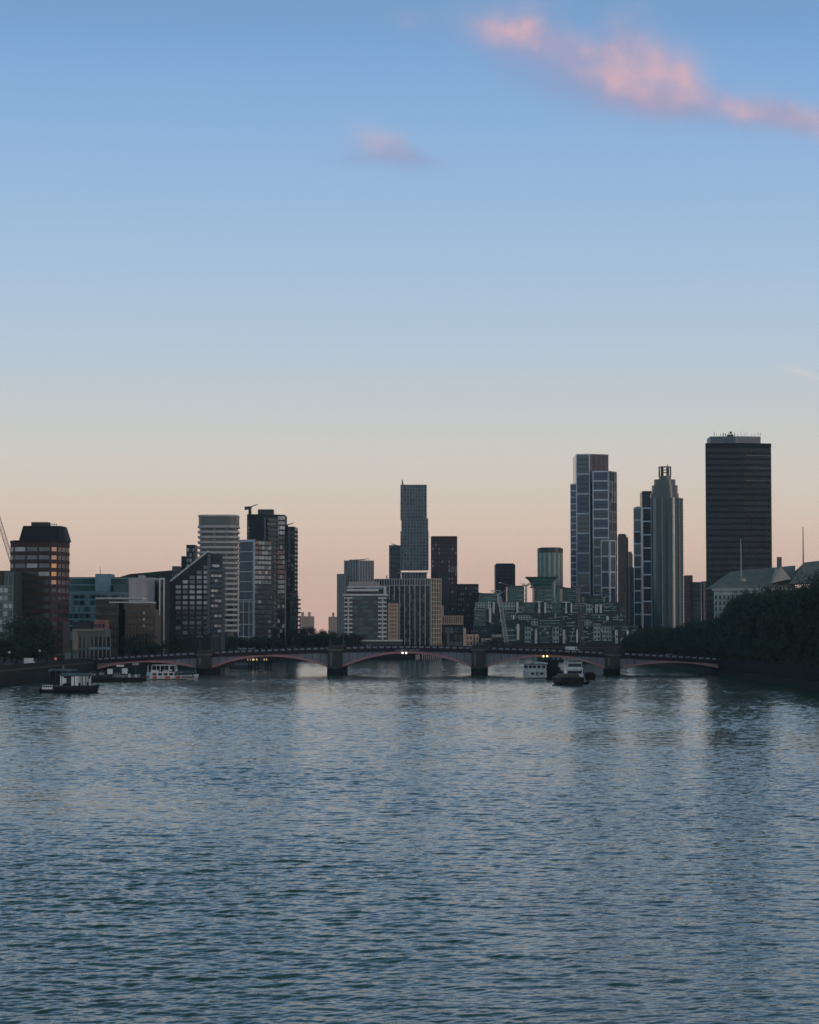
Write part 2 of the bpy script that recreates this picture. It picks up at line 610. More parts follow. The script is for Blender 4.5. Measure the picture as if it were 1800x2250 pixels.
def build_river():
    ys = [76.0]
    while ys[-1] < 1340:
        ys.append(ys[-1] + max(.115, ys[-1] * .00122))
    ys = np.array([-400., -50., 30., 60.] + ys + [1360., 1400., 1450., 1500., 1600., 1900., 2500.])
    ts = np.concatenate([[-9, -3, -1.2, -.6, -.35, -.25], np.linspace(-.205, .205, 470), [.25, .35, .6, 1.2, 3, 9]])
    Yg, T = np.meshgrid(ys, ts, indexing='ij')
    Xg = np.clip(T * np.maximum(Yg, 76.0), -5600, 5600)
    t1 = wave_tile(512, 83.0, .7, 4.0, 2.0, math.radians(82), .06)
    t2 = wave_tile(512, 37.0, .26, 1.15, 1.6, math.radians(103), .14)
    t3 = wave_tile(256, 620.0, 30, 200, 1.6, 0.3, .6)
    patch = sample(t3, 620.0, Xg, Yg * .8)
    patch = patch / patch.std()
    gust = np.clip(.92 + .18 * patch, .5, 1.4)
    h = (.066 * sample(t1, 83.0, Xg, Yg) + .100 * sample(t2, 37.0, Xg, Yg, .12)) * gust
    fade = np.clip((1340 - Yg) / 60, 0, 1) * np.clip((.215 - np.abs(T)) / .012, 0, 1) * (Yg > 75)
    Zg = h * fade
    nr, nc = Yg.shape
    co = np.stack([Xg, Yg, Zg], -1).reshape(-1, 3)
    idx = np.arange(nr * nc).reshape(nr, nc)
    fc = np.stack([idx[:-1, :-1], idx[:-1, 1:], idx[1:, 1:], idx[1:, :-1]], -1).reshape(-1, 4)
    me = bpy.data.meshes.new('river')
    me.vertices.add(len(co))
    me.vertices.foreach_set('co', co.astype(np.float32).ravel())
    me.loops.add(fc.size)
    me.loops.foreach_set('vertex_index', fc.astype(np.int32).ravel())
    me.polygons.add(len(fc))
    me.polygons.foreach_set('loop_start', np.arange(0, fc.size, 4, dtype=np.int32))
    me.polygons.foreach_set('use_smooth', np.ones(len(fc), dtype=bool))
    me.update(calc_edges=True)
    m = bpy.data.materials.new('river_water')
    m.use_nodes = True
    t = m.node_tree
    b = t.nodes['Principled BSDF']
    b.inputs['Base Color'].default_value = (.050, .108, .072, 1)
    b.inputs['Roughness'].default_value = .10
    b.inputs['IOR'].default_value = 1.21
    geo = t.nodes.new('ShaderNodeNewGeometry')

    def vm(op, a, bb):
        n = t.nodes.new('ShaderNodeVectorMath')
        n.operation = op
        for i, v in enumerate((a, bb)):
            if isinstance(v, tuple):
                n.inputs[i].default_value = v
            elif v is not None:
                t.links.new(v, n.inputs[i])
        return n.outputs[0]
    acc = geo.outputs['Normal']
    for sc_, k in (((.62, .95, 1), .09), ((1.9, 2.6, 1), .13), ((6.0, 7.5, 1), .11)):
        p = vm('MULTIPLY', geo.outputs['Position'], sc_)
        nn = t.nodes.new('ShaderNodeTexNoise')
        nn.inputs['Scale'].default_value = 1.0
        nn.inputs['Detail'].default_value = 2
        t.links.new(p, nn.inputs['Vector'])
        d = vm('SUBTRACT', nn.outputs['Color'], (.5, .5, .5))
        d = vm('MULTIPLY', d, (k, k, 0))
        acc = vm('ADD', acc, d)
    acc = vm('NORMALIZE', acc, None)
    t.links.new(acc, b.inputs['Normal'])
    me.materials.append(m)
    o = bpy.data.objects.new('river', me)
    o['kind'] = 'structure'
    COL.objects.link(o)


build_river()

# ------------------------------------------------------------------ land on both banks
LEFT = [(-118, -400), (-116, 300), (-113, 560), (-112, 640), (-111, 800), (-110, 900), (-104, 1010), (-94, 1090), (-80, 1165), (-28, 1205), (14, 1260), (30, 1400),
        (46, 1525), (160, 1545), (262, 1625), (640, 1810), (2500, 2300)]
RIGHT = [(118, -400), (112, 420), (109, 606), (107, 780), (108, 950), (114, 1190), (205, 1330), (420, 1480), (800, 1600), (2500, 1900)]


def sheet(name, pts, z, mat, z0=-4.0):
    b = MB()
    n = len(pts)
    b.v = [(x, y, z) for x, y in pts] + [(x, y, z0) for x, y in pts]
    b.f = [tuple(range(n))] + [(i, i + n, (i + 1) % n + n, (i + 1) % n) for i in range(n)]
    b.m = [0] * len(b.f)
    o = b.build(name, mat)
    o['kind'] = 'structure'
    return o


sheet('ground', [(-6000, -600), (6000, -600), (6000, 7000), (-6000, 7000)], -4.0, soil, -5.0)
sheet('terrain_left', [(-6000, -400)] + LEFT + [(6000, 3300), (6000, 7000), (-6000, 7000)], G - .4, soil)
sheet('terrain_right', RIGHT[::-1] + [(6000, -400), (6000, 2700)], G - .4, soil)


def bank_wall(name, pts, label, outward, granite=granite, paleg=paleg):
    """Granite river wall in lifts, with a coping and a dark tidal foot; pieces per straight length."""
    r = thing(name, label, 'wall', (pts[0][0], pts[0][1], 0))
    for a, b_ in zip(pts[:-1], pts[1:]):
        U, N, L = frame2(a, b_)
        if outward < 0:
            N = (-N[0], -N[1])
        n = max(1, int(L / 28))
        for i in range(n):
            u0, u1 = L * i / n, L * (i + 1) / n - .06
            for nm, n0, n1, z0, z1, mt in (('tidal_course', -1, .9, -2, 1.6, wetst), ('stone_course', -1, .6, 1.6, 3.9, granite),
                                           ('coping', -1, .85, 3.9, 4.4, paleg), ('parapet', -.7, .25, 4.4, 5.6, granite)):
                mb = MB()
                mb.obox(a, U, N, u0, u1, n0, n1, z0, z1)
                mb.build(nm, mt, r)
    return r


bank_wall('embankment_wall', [(x, y) for x, y in LEFT if 400 < y < 1300][:], 'grey granite embankment wall along the left riverbank', 1)
bank_wall('embankment_wall', [(46, 1525), (160, 1545), (262, 1625)], 'distant granite river wall below the green glass apartment blocks', 1)
bank_wall('embankment_wall', [(x, y) for x, y in RIGHT if 400 < y < 1340], 'dark granite embankment wall under the big riverside trees', -1, M('darker_granite', (.016, .016, .016), rough=.9, spec=.1), M('darker_coping', (.022, .022, .022), rough=.9, spec=.1))  # right wall in darker stone than the left

# ------------------------------------------------------------------ the arched bridge
BA = math.radians(3.4)
BU, BN = (math.cos(BA), -math.sin(BA)), (-math.sin(BA), -math.cos(BA))     # along the bridge to the right, and towards the camera
BC = (X(895, 800), 800.0)
BD = 18.0


def s_of(px):
    k = (px - 900) / F * 1.0
    # X = k*Y on the bridge's front line
    return (k * BC[1] - BC[0]) / (BU[0] - k * BU[1])


def bp(s, n=0.0):
    return (BC[0] + BU[0] * s + BN[0] * n, BC[1] + BU[1] * s + BN[1] * n)


def zpar(s):
    return 9.6 - 3.9 * (abs(s) / 103) ** 1.6


bridge = thing('arch_bridge', 'long five-arch bridge with pink painted arches and granite piers across the river', 'bridge', (BC[0], BC[1], 0))
PIERS = [s_of(p) for p in (450, 737, 1052, 1345)]
ABUT = [s_of(203), s_of(1606)]
EDGES = [ABUT[0]] + PIERS + [ABUT[1]]
PW = 2.4
SPR = [(1.7, 2.0), (2.0, 2.4), (2.4, 2.4), (2.3, 2.0), (2.0, 1.6)]
for i in range(5):
    s0 = EDGES[i] + (PW if i else 2.0)
    s1 = EDGES[i + 1] - (PW if i < 4 else 2.0)
    sm = (s0 + s1) / 2
    zc = zpar(sm) - 2.25

    def za(s, s0=s0, s1=s1, zc=zc, i=i):
        t = (s - s0) / (s1 - s0)
        zs = SPR[i][0] * (1 - t) + SPR[i][1] * t
        return zs + (zc - zs) * (1 - (2 * t - 1) ** 2)
    NS = 40
    for k, (n0, n1) in enumerate(((.28, -.5), (-3.4, -4.0), (-7, -7.6), (-10.6, -11.2), (-14, -14.6), (-BD + .5, -BD))):
        b = MB()
        for j in range(NS):
            a0, a1 = s0 + (s1 - s0) * j / NS, s0 + (s1 - s0) * (j + 1) / NS
            q = [bp(a0, n0), bp(a1, n0), bp(a1, n1), bp(a0, n1)]
            th = .78
            b.hexa([(*q[0], za(a0)), (*q[1], za(a1)), (*q[2], za(a1)), (*q[3], za(a0))],
                   [(*q[0], za(a0) + th), (*q[1], za(a1) + th), (*q[2], za(a1) + th), (*q[3], za(a0) + th)])
        b.build('arch_rib', pinkst, bridge)
    b = MB()                                                   # plates between the ribs close the vault
    for j in range(NS):
        a0, a1 = s0 + (s1 - s0) * j / NS, s0 + (s1 - s0) * (j + 1) / NS
        q = [bp(a0, -.5), bp(a1, -.5), bp(a1, -BD + .5), bp(a0, -BD + .5)]
        b.hexa([(*q[0], za(a0) + .5), (*q[1], za(a1) + .5), (*q[2], za(a1) + .5), (*q[3], za(a0) + .5)],
               [(*q[0], za(a0) + .75), (*q[1], za(a1) + .75), (*q[2], za(a1) + .75), (*q[3], za(a0) + .75)])
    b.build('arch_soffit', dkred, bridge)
    npan = max(10, int((s1 - s0) / 2.6))
    for side, (n0, n1) in enumerate(((.05, -.4), (-BD + .4, -BD - .05))):
        for j in range(npan):                                   # spandrel plates, one by one
            a0, a1 = s0 + (s1 - s0) * j / npan, s0 + (s1 - s0) * (j + 1) / npan
            g0, g1 = a0 + .05, a1 - .05
            t0, t1 = zpar(g0) - 1.62, zpar(g1) - 1.62
            l0, l1 = za(g0) + .72, za(g1) + .72
            if t0 - l0 < .12 and t1 - l1 < .12:
                continue
            l0, l1 = min(l0, t0 - .02), min(l1, t1 - .02)
            b = MB()
            q = [bp(g0, n0), bp(g1, n0), bp(g1, n1), bp(g0, n1)]
            b.hexa([(*q[0], l0), (*q[1], l1), (*q[2], l1), (*q[3], l0)], [(*q[0], t0), (*q[1], t1), (*q[2], t1), (*q[3], t0)])
            b.build('spandrel_panel', mauve, bridge)
            if side == 0 and j:
                b = MB()
                lo = za(a0) + .8
                if zpar(a0) - 1.64 > lo + .1:
                    b.obox(bp(a0), BU, BN, -.07, .07, -.3, .13, lo, zpar(a0) - 1.64)
                    b.build('stiffener', dkred, bridge)
# deck, cornice, parapet
sa, sb = ABUT[0] - 26, ABUT[1] + 26
nseg = 60
for j in range(nseg):
    a0, a1 = sa + (sb - sa) * j / nseg, sa + (sb - sa) * (j + 1) / nseg
    q = lambda n0, n1: [bp(a0, n0), bp(a1, n0), bp(a1, n1), bp(a0, n1)]
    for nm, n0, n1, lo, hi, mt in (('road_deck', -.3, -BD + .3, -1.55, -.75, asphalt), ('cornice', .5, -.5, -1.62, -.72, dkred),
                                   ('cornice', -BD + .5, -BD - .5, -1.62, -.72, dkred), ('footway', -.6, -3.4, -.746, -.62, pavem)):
        b = MB()
        w = q(n0, n1)
        b.hexa([(*w[0], zpar(a0) + lo), (*w[1], zpar(a1) + lo), (*w[2], zpar(a1) + lo), (*w[3], zpar(a0) + lo)],
               [(*w[0], zpar(a0) + hi), (*w[1], zpar(a1) + hi), (*w[2], zpar(a1) + hi), (*w[3], zpar(a0) + hi)])
        b.build(nm, mt, bridge)
npar = int((sb - sa) / 2.3)
for j in range(npar):
    a0 = sa + 2.3 * j
    if any(abs(a0 + 1.1 - p) < PW + 1.0 for p in PIERS):
        continue
    for n0 in (.34, -BD):
        z = zpar(a0 + 1.15)
        pr = MB()
        pr.obox(bp(a0, n0), BU, BN, .55, 1.95, -.22, -.08, z - .38, z + .22)
        pr.build('parapet_panel', M('parapet_paint', (.24, .25, .28), rough=.6), bridge)
        ps = MB()
        ps.obox(bp(a0, n0), BU, BN, -.14, .5, -.34, .06, z - .719, z + .5)
        ps.build('parapet_post', dkred, bridge)
        pl = MB()
        pl.obox(bp(a0, n0), BU, BN, .51, 2.15, -.3, .03, z + .24, z + .46)
        pl.build('parapet_rail', dkred, bridge)
        pl = MB()
        pl.obox(bp(a0, n0), BU, BN, .51, 2.15, -.3, .03, z - .718, z - .4)
        pl.build('parapet_foot', dkred, bridge)
for i, s in enumerate(PIERS):
    z = zpar(s)

    def ring(w, n0, n1, nose):
        return [bp(s - w, n0), bp(s - w * .45, n0 + nose), bp(s + w * .45, n0 + nose), bp(s + w, n0), bp(s + w, n1), bp(s + w * .45, n1 - nose), bp(s - w * .45, n1 - nose), bp(s - w, n1)]
    b = MB()
    b.prism(ring(PW, 1.6, -BD - 1.6, .4), 3.0, z - .9)
    shaft = b.build('pier_shaft', M('pier_granite', (.070, .067, .060), rough=.9, spec=.1), bridge)
    b = MB()
    b.prism(ring(PW + .25, 2.2, -BD - 2.2, 1.6), -3, 2.1)
    b.build('pier_foot', wetst, shaft)
    b = MB()
    b.prism(ring(PW + .25, 1.9, -BD - 1.9, 1.2), 2.1, 3.0)
    b.build('pier_plinth', M('pier_granite'), shaft)
    b = MB()
    b.prism(ring(PW + .35, 1.9, -BD - 1.9, .4), z - .9, z - .45)
    b.build('pier_cap', M('pier_cap_stone', (.15, .145, .13), rough=.9), shaft)
    b = MB()
    b.prism(ring(PW - .1, 1.5, -BD - 1.5, .4), z - .45, z + .75)
    b.build('pier_parapet', M('pier_granite'), shaft)
    b = MB()
    b.prism(ring(PW + .1, 1.7, -BD - 1.7, .4), z + .75, z + .98)
    b.build('pier_coping', M('pier_granite'), shaft)
    for dx in (-1.7, .9):                                        # recessed face panels on the shaft
        b = MB()
        b.obox(bp(s, 2.0), BU, BN, dx, dx + .8, -.1, .12, 3.3, z - 1.5)
        b.build('pier_pilaster', M('pier_cap_stone') if dx < 0 else M('pier_granite'), shaft)
for k, s in enumerate(ABUT):
    sg = -1 if k == 0 else 1
    b = MB()
    b.obox(bp(s), BU, BN, *((-30, 2.0) if sg < 0 else (-2.0, 30)), -BD - 1, .8, -3, zpar(s) - 1.65)
    b.build('abutment', granite, bridge)

# raised letters over the middle arch
fc = bpy.data.curves.new('lettering', 'FONT')
fc.body = 'LAMBETH  BRIDGE'
fc.size = .85
fc.align_x = 'CENTER'
fc.extrude = .03
fc.space_character = 1.18
fc.materials.append(lightm)
ft = bpy.data.objects.new('lettering', fc)
p = bp(0, .56)
ft.location = (p[0] - BC[0], p[1] - BC[1], zpar(0) - 1.48)
ft.rotation_euler = (math.pi / 2, 0, -BA)
COL.objects.link(ft)
bpy.context.view_layer.update()
_me = bpy.data.meshes.new_from_object(ft.evaluated_get(bpy.context.evaluated_depsgraph_get()))
fo = bpy.data.objects.new('lettering', _me)
fo.location, fo.rotation_euler = ft.location, ft.rotation_euler
bpy.data.objects.remove(ft)
fo.name = 'lettering'
COL.objects.link(fo)
fo.parent = bridge


def nav_light(px, mat, label):
    s = s_of(px)
    p = bp(s, .75)
    r = thing('navigation_light', label, 'lamp', (p[0], p[1], zpar(s) - 2.55), -BA, 'navigation lights hung over the arches')
    for d in (-.62, .62):
        b = MB()
        b.tube((d, -.28, .45), (d, .1, .45), .34, .34, 12)
        b.build('lamp_lens', mat, r, local=True)
        b = MB()
        b.tube((d, .1, .45), (d, .4, .45), .42, .38, 12)
        b.build('lamp_housing', blackm, r, local=True)
    b = MB()
    b.box(-1.0, 1.0, .22, .36, .8, .95)
    b.box(-.08, .08, .2, .34, .95, 1.9)
    b.build('bracket', blackm, r, local=True)


nav_light(889, lampw, 'pair of white navigation lights over the middle bridge arch')
nav_light(1198, lampy, 'pair of yellowish navigation lights over the arch right of middle')


def street_lamp(px, n, label, group, h=5.2, mat=paleg, zbase=None):
    s = s_of(px)
    p = bp(s, n)
    zb = (zpar(s) + .98) if zbase is None else zbase
    r = thing('street_lamp', label, 'lamp post', (p[0], p[1], zb), -BA, group)
    b = MB()
    b.tube((0, 0, 0), (0, 0, .8), .42, .3, 8)
    b.build('base', mat, r, local=True)
    b = MB()
    b.tube((0, 0, .8), (0, 0, h - 1), .22, .15, 8)
    b.build('column', mat, r, local=True)
    b = MB()
    b.tube((-.8, 0, h - .9), (.8, 0, h - .9), .06, .06, 6)
    b.build('crossbar', steel, r, local=True)
    for d in (-.75, 0, .75):
        b = MB()
        zz = h - .85 if d else h - .6
        b.tube((d, 0, zz), (d, 0, zz + .55), .17, .27, 8)
        b.tube((d, 0, zz + .55), (d, 0, zz + .8), .29, .06, 8)
        b.build('lantern', greym, r, local=True)


for pi, (px, nm) in enumerate(((450, 'first bridge pier from the left bank'), (737, 'second bridge pier from the left bank'),
                               (1052, 'bridge pier right of the middle arch'), (1345, 'fourth bridge pier from the left bank'))):
    street_lamp(px - 10, .2, f'left lamp standard of the pair on the {nm}', 'lamp standards on the bridge piers', mat=paleg if pi < 2 else steel)
    street_lamp(px + 9, -BD + 1.0, f'right lamp standard of the pair on the {nm}', 'lamp standards on the bridge piers', mat=paleg if pi < 2 else steel)

# ------------------------------------------------------------------ trees
leafm = bpy.data.materials.new('foliage')
leafm.use_nodes = True
_t = leafm.node_tree
_b = _t.nodes['Principled BSDF']
_b.inputs['Roughness'].default_value = .7
_b.inputs['Specular IOR Level'].default_value = .2
_g = _t.nodes.new('ShaderNodeNewGeometry')
_n = _t.nodes.new('ShaderNodeTexNoise')
_n.inputs['Scale'].default_value = .55
_n.inputs['Detail'].default_value = 4
_t.links.new(_g.outputs['Position'], _n.inputs['Vector'])
_r = _t.nodes.new('ShaderNodeValToRGB')
_r.color_ramp.elements[0].position = .32
_r.color_ramp.elements[0].color = (.022, .038, .030, 1)
_r.color_ramp.elements[1].position = .72
_r.color_ramp.elements[1].color = (.080, .115, .078, 1)
_t.links.new(_n.outputs[0], _r.inputs[0])
_t.links.new(_r.outputs[0], _b.inputs['Base Color'])
barkm = M('bark', (.016, .015, .014), rough=.9)


def make_tree_meshes(seed, lobes, leaves):
    """A broad street tree 10 m high: trunk with limbs, and a crown of small leaf faces in uneven clumps."""
    rr = random.Random(seed)
    tb = MB()
    tb.tube((0, 0, -.6), (.1, 0, 2.6), .34, .24, 8)
    tips = []
    for k in range(7):
        a = k * .9 + rr.random()
        e = Vector((math.cos(a) * rr.uniform(1.6, 3), math.sin(a) * rr.uniform(1.6, 3), rr.uniform(4.8, 8)))
        m_ = Vector((e.x * .35, e.y * .35, 3.8))
        tb.tube((.1, 0, 2.4), m_, .2, .14, 6)
        tb.tube(m_, e, .14, .04, 6)
        tips.append(e)
    cb = MB()
    cl = []
    for k in range(lobes):
        a, el = rr.uniform(0, 6.283), rr.uniform(-1.0, 1.0)
        rad = rr.uniform(.6, 1.0)
        hz = math.cos(el * .95) if el > 0 else math.cos(el * .55)
        c = Vector((math.cos(a) * rad * 3.0 * hz, math.sin(a) * rad * 3.0 * hz, 5.2 + el * (3.7 if el > 0 else 3.2) * rad))
        cl.append((c, rr.uniform(.8, 1.6)))
    cl.append((Vector((0, 0, 5.4)), 2.7))
    for c, r in cl:
        for _ in range(int(leaves * r * r)):
            d = Vector((rr.gauss(0, 1), rr.gauss(0, 1), rr.gauss(0, 1))).normalized()
            p = c + d * r * (rr.random() ** .35) * rr.uniform(.85, 1.12)
            if p.z < .9:
                continue
            s = rr.uniform(.10, .24)
            u = Vector((rr.gauss(0, 1), rr.gauss(0, 1), rr.gauss(0, .6))).normalized()
            w = u.cross(d + Vector((rr.gauss(0, .5), rr.gauss(0, .5), rr.gauss(0, .5)))).normalized()
            cb.poly([p - u * s, p + w * s * .6, p + u * s, p - w * s * .6])
    return tb, cb


TREES = []
for k in range(5):
    tb, cb = make_tree_meshes(30 + k, 34, 66)
    mt = bpy.data.meshes.new('trunk')
    mt.from_pydata(tb.v, [], tb.f)
    mt.materials.append(barkm)
    mc = bpy.data.meshes.new('crown')
    mc.from_pydata(cb.v, [], cb.f)
    mc.materials.append(leafm)
    TREES.append((mt, mc))


def tree(px, Y, ytop, w, label, group, zb=G - .5, k=None, x=None):
    """Tree with its top at photo row ytop and about w metres wide."""
    h = Z(ytop, Y) - zb
    mt, mc = TREES[random.randrange(5) if k is None else k]
    xx = X(px, Y) if x is None else x
    r = thing('tree', label, 'tree', (xx, Y, zb), random.uniform(0, 6.28), group)
    r.scale = (w / 8.2, w / 8.2, h / 9.9)
    for nm, me in (('trunk', mt), ('crown', mc)):
        o = bpy.data.objects.new(nm, me)
        COL.objects.link(o)
        o.parent = r
    return r


def outline(pts, px):
    for (a, b), (c, d) in zip(pts[:-1], pts[1:]):
        if a <= px <= c:
            return b + (d - b) * (px - a) / (c - a)
    return pts[-1][1]


RT = [(1380, 1400), (1392, 1388), (1412, 1374), (1480, 1374), (1520, 1356), (1555, 1346), (1600, 1338), (1610, 1318), (1624, 1294), (1650, 1282), (1690, 1278), (1765, 1270),
      (1782, 1252), (1812, 1236), (1900, 1215), (2000, 1190)]


def right_label(px):
    if px < 1478:
        return 'low dark tree at the right end of the bridge, below the round glass tower'
    if px < 1560:
        return 'dark riverbank tree below the balcony block, left of the pale stone facade'
    if px < 1625:
        return 'dark riverbank tree partly hiding the pale stone facade'
    if px < 1735:
        return 'tall dark riverbank tree below the hipped slate roof'
    return 'tall dark riverbank tree at the right edge of the picture'


Yt = 1235.0
while Yt > 560:
    xx = 119.5 + random.uniform(-2, 3)
    px = 900 + F * xx / Yt
    w = random.uniform(11.5, 15.5) * (.8 if Yt > 1080 else 1.0)
    tree(px, Yt, outline(RT, px) + random.uniform(-4, 12), w, right_label(px), 'trees along the right riverbank', x=xx)
    Yt -= w * random.uniform(.6, .85)
Yt = 1200.0
while Yt > 640:                                                    # second row behind
    xx = 138 + random.uniform(-3, 4)
    px = 900 + F * xx / Yt
    if px > 1450:
        tree(px, Yt, outline(RT, px) + random.uniform(2, 16), random.uniform(13, 17), right_label(px), 'trees along the right riverbank', x=xx)
    Yt -= random.uniform(18, 24)
Ys = 1180.0
while Ys > 560:                                                    # bushes under the riverside trees
    xx = 110.6 + random.uniform(-.5, 3.0)
    px = 900 + F * xx / Ys
    lbs = 'dark bush under the riverbank trees beside the right end of the bridge' if px < 1600 else 'dark bush under the tall riverbank trees at the right of the picture'
    o = tree(px, Ys, 0, random.uniform(9, 12), lbs, 'bushes under the right riverbank trees', x=xx)
    o.name = 'bush'
    o.location.z = 3.4
    o.scale[2] = random.uniform(.75, 1.15)
    o['category'] = 'bush'
    Ys -= random.uniform(8, 12)
# left bank, before and behind the bridge
for px, Y, yt, w in ((12, 742, 1398, 11), (38, 760, 1352, 13), (62, 770, 1340, 14), (88, 778, 1352, 13), (104, 790, 1392, 10), (28, 735, 1412, 11), (70, 745, 1404, 12), (-12, 745, 1380, 14)):
    tree(px, Y, yt, w, 'dark tree in front of the brick tower and glass office by the left bank', 'trees on the left bank before the bridge')
for px, Y, yt, w in ((290, 905, 1392, 12), (318, 930, 1384, 14), (345, 960, 1398, 13), (374, 985, 1394, 14), (402, 1010, 1398, 14), (428, 1040, 1402, 13), (452, 1080, 1394, 14),
                     (478, 1110, 1390, 15), (500, 1125, 1396, 14), (300, 880, 1410, 11), (340, 900, 1412, 11)):
    tree(px, Y, yt, w, 'dark bushy tree on the left bank behind the leftmost bridge arch', 'trees behind the leftmost bridge arch')
for px, Y, yt, w in ((520, 1180, 1392, 15), (545, 1190, 1398, 14), (568, 1200, 1394, 15), (592, 1205, 1396, 14), (616, 1210, 1402, 13)):
    tree(px, Y, yt, w, 'dark tree at the foot of the dark balcony towers', 'trees at the foot of the dark towers')
for px, Y, yt, w in ((655, 1330, 1378, 15), (678, 1330, 1374, 16), (702, 1330, 1380, 15), (726, 1330, 1384, 14), (664, 1260, 1390, 13), (694, 1260, 1388, 14), (722, 1250, 1391, 12),
                     (744, 1240, 1392, 12), (766, 1235, 1384, 12), (785, 1232, 1392, 11)):
    tree(px, Y, yt, w, 'dark tree beside the white banded office block, behind the bridge', 'trees left of the white banded office')
for px, Y, yt, w in ((1078, 1535, 1404, 13), (1092, 1538, 1398, 14), (1288, 1575, 1408, 12), (1310, 1585, 1404, 12)):
    tree(px, Y, yt, w, 'small dark tree at the foot of the green glass apartments', 'trees before the green glass apartments')
# ------------------------------------------------------------------ buildings, left bank, near to far
def wall_prism(root_, plan, z0, z1, mat, name='wall', plan2=None):
    b = MB()
    b.prism(plan, z0, z1, plan2=plan2)
    return b.build(name, mat, root_)


def mast(root_, px, Y, y0, y1, r=.12, mat=steel, name='mast'):
    b = MB()
    b.tube((X(px, Y), Y, Z(y0, Y)), (X(px, Y), Y, Z(y1, Y)), r, r * .6, 6)
    b.build(name, mat, root_)


def cradle(root_, px0, px1, Y, ytop, zroof, lift=.35):
    """Roof-mounted window cleaning crane: pivot, body and a long jib."""
    b = MB()
    x0, x1, xm = X(px0, Y), X(px1, Y), X(px0 + (px1 - px0) * .4, Y)
    zt, zb = Z(ytop, Y), zroof
    b.tube((xm, Y, zb - .6), (xm, Y, zt - .7), 1.1, .8, 6)
    b.hexa([(x0, Y - .9, zt - 2.6), (xm + 1, Y - .9, zt - 1.9), (xm + 1, Y + .9, zt - 1.9), (x0, Y + .9, zt - 2.6)],
           [(x0, Y - .9, zt - .6), (xm + 1, Y - .9, zt - .4), (xm + 1, Y + .9, zt - .4), (x0, Y + .9, zt - .6)])
    b.tube((xm, Y, zt - .9), (x1, Y, zt + lift), .35, .2, 6)
    b.build('roof_cradle', steel, root_)


# --- green-framed glass office at the picture's left edge
Y = 880
r = root('glass_office', 'pale green glass office at the far left, cut by the picture edge', 'building', 20, Y)
a, b_, zt, c, _ = block(r, -60, 58, Y, 30, 1254, M('office_green_wall', (.05, .06, .058), rough=.5), z0=G - .5)
facade(r, a, b_, G, Z(1288, Y), 9, 8, [glasss, glassg2, blind, glassg2], wf=.86, hf=.62, band=(M('pale_green_metal', (.16, .21, .20), rough=.5), .7, .35), pier=(M('pale_green_metal', ()), .35, .3))
facade(r, a, b_, Z(1286, Y), Z(1256, Y), 2, 8, [glassg, glassg2, glasst], wf=.92, hf=.9, pier=(M('pale_green_metal', ()), .3, .3))
b = MB()
b.box(X(-60, Y), X(8, Y), Y - .3, Y + 8, Z(1285, Y), Z(1256, Y))
b.build('roof_plant', brownb, r)

# --- octagonal brick tower with a mansard hat
Y = 900
r = root('brick_tower', 'dark red brick office tower with black sloping hat roof and one column of sunset-glowing windows', 'building', 87, Y)
pts = [(22, 906), (30, 901), (110, 899), (126, 902.5), (152, 915)]
plan, w = chainplan(pts, 14)
zt = Z(1192, Y)
wall_prism(r, plan, G - .5, zt, brickm)
cxm = sum(p[0] for p in plan) / len(plan)
cym = sum(p[1] for p in plan) / len(plan)
p2 = [(cxm + (x - cxm) * .985, cym + (y - cym) * .985) for x, y in plan]
wall_prism(r, [(cxm + (x - cxm) * 1.012, cym + (y - cym) * 1.012) for x, y in plan], zt, zt + .9, M('dark_parapet', (.03, .02, .02)), 'parapet')
hatb = [(X(38, Y), Y + 2.5), (X(128, Y), Y + 2.5), (X(138, Y), Y + 8), (X(138, Y), Y + 22), (X(38, Y), Y + 22)]
hatt = [(X(45, Y), Y + 5), (X(124, Y), Y + 5), (X(130, Y), Y + 9), (X(130, Y), Y + 19), (X(45, Y), Y + 19)]
wall_prism(r, hatb, zt + .9, Z(1154, Y), M('black_slate', (.016, .018, .020), rough=.7), 'hat_roof', hatt)
b = MB()
b.box(X(60, Y), X(98, Y), Y + 8, Y + 14, Z(1154, Y), Z(1145, Y))
b.build('roof_plant', M('roof_plant_grey', (.05, .055, .055)), r)
for q in range(5):
    mast(r, 104 + q * 4.6, Y + 9, 1154, 1151 - q % 2 * 1.5, .3)
rows = 14
zb = zt - .9 - rows * 3.24
gl = M('tower_window', (.085, .09, .10), rough=.2, spec=.8, metal=.3, var=.3, streak=False)
gld = M('tower_window_dark', (.028, .028, .032), rough=.2, spec=.7, streak=False)


def tpick(r_, c_):
    return (gl if random.random() < .85 else blind) if r_ >= rows - 4 and not (r_ == rows - 4 and c_ < 2) else (gld if random.random() < .9 else gl)


facade(r, w[1], w[2], zb, zt - 1, rows, 3, [gl], wf=.86, hf=.5, pick=tpick, band=(brickm, .9, .16))
facade(r, w[0], w[1], zb, zt - 1, rows, 1, [blind], wf=.6, hf=.5, pick=lambda q, c: blind if q >= rows - 3 else gld)
lit = {rows - 1: sunglow_p, rows - 2: sunglow_p, rows - 3: sunglow_w, rows - 4: sunglow_w, rows - 5: sunglow_p}  # these panes glow in place of a reflected sunset
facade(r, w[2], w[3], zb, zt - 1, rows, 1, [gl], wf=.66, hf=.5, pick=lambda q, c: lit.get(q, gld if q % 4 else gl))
facade(r, w[3], w[4], zb, zt - 1, rows, 3, [gld], wf=.78, hf=.5, pick=lambda q, c: gld, band=(brickm, .9, .16))
b = MB()
b.obox(w[3], *frame2(w[3], w[4])[:2], 6, 13.4, -.2, .25, G, G + 14)
b.build('stone_shaft', M('brick_stone_shaft', (.09, .08, .078)), r)

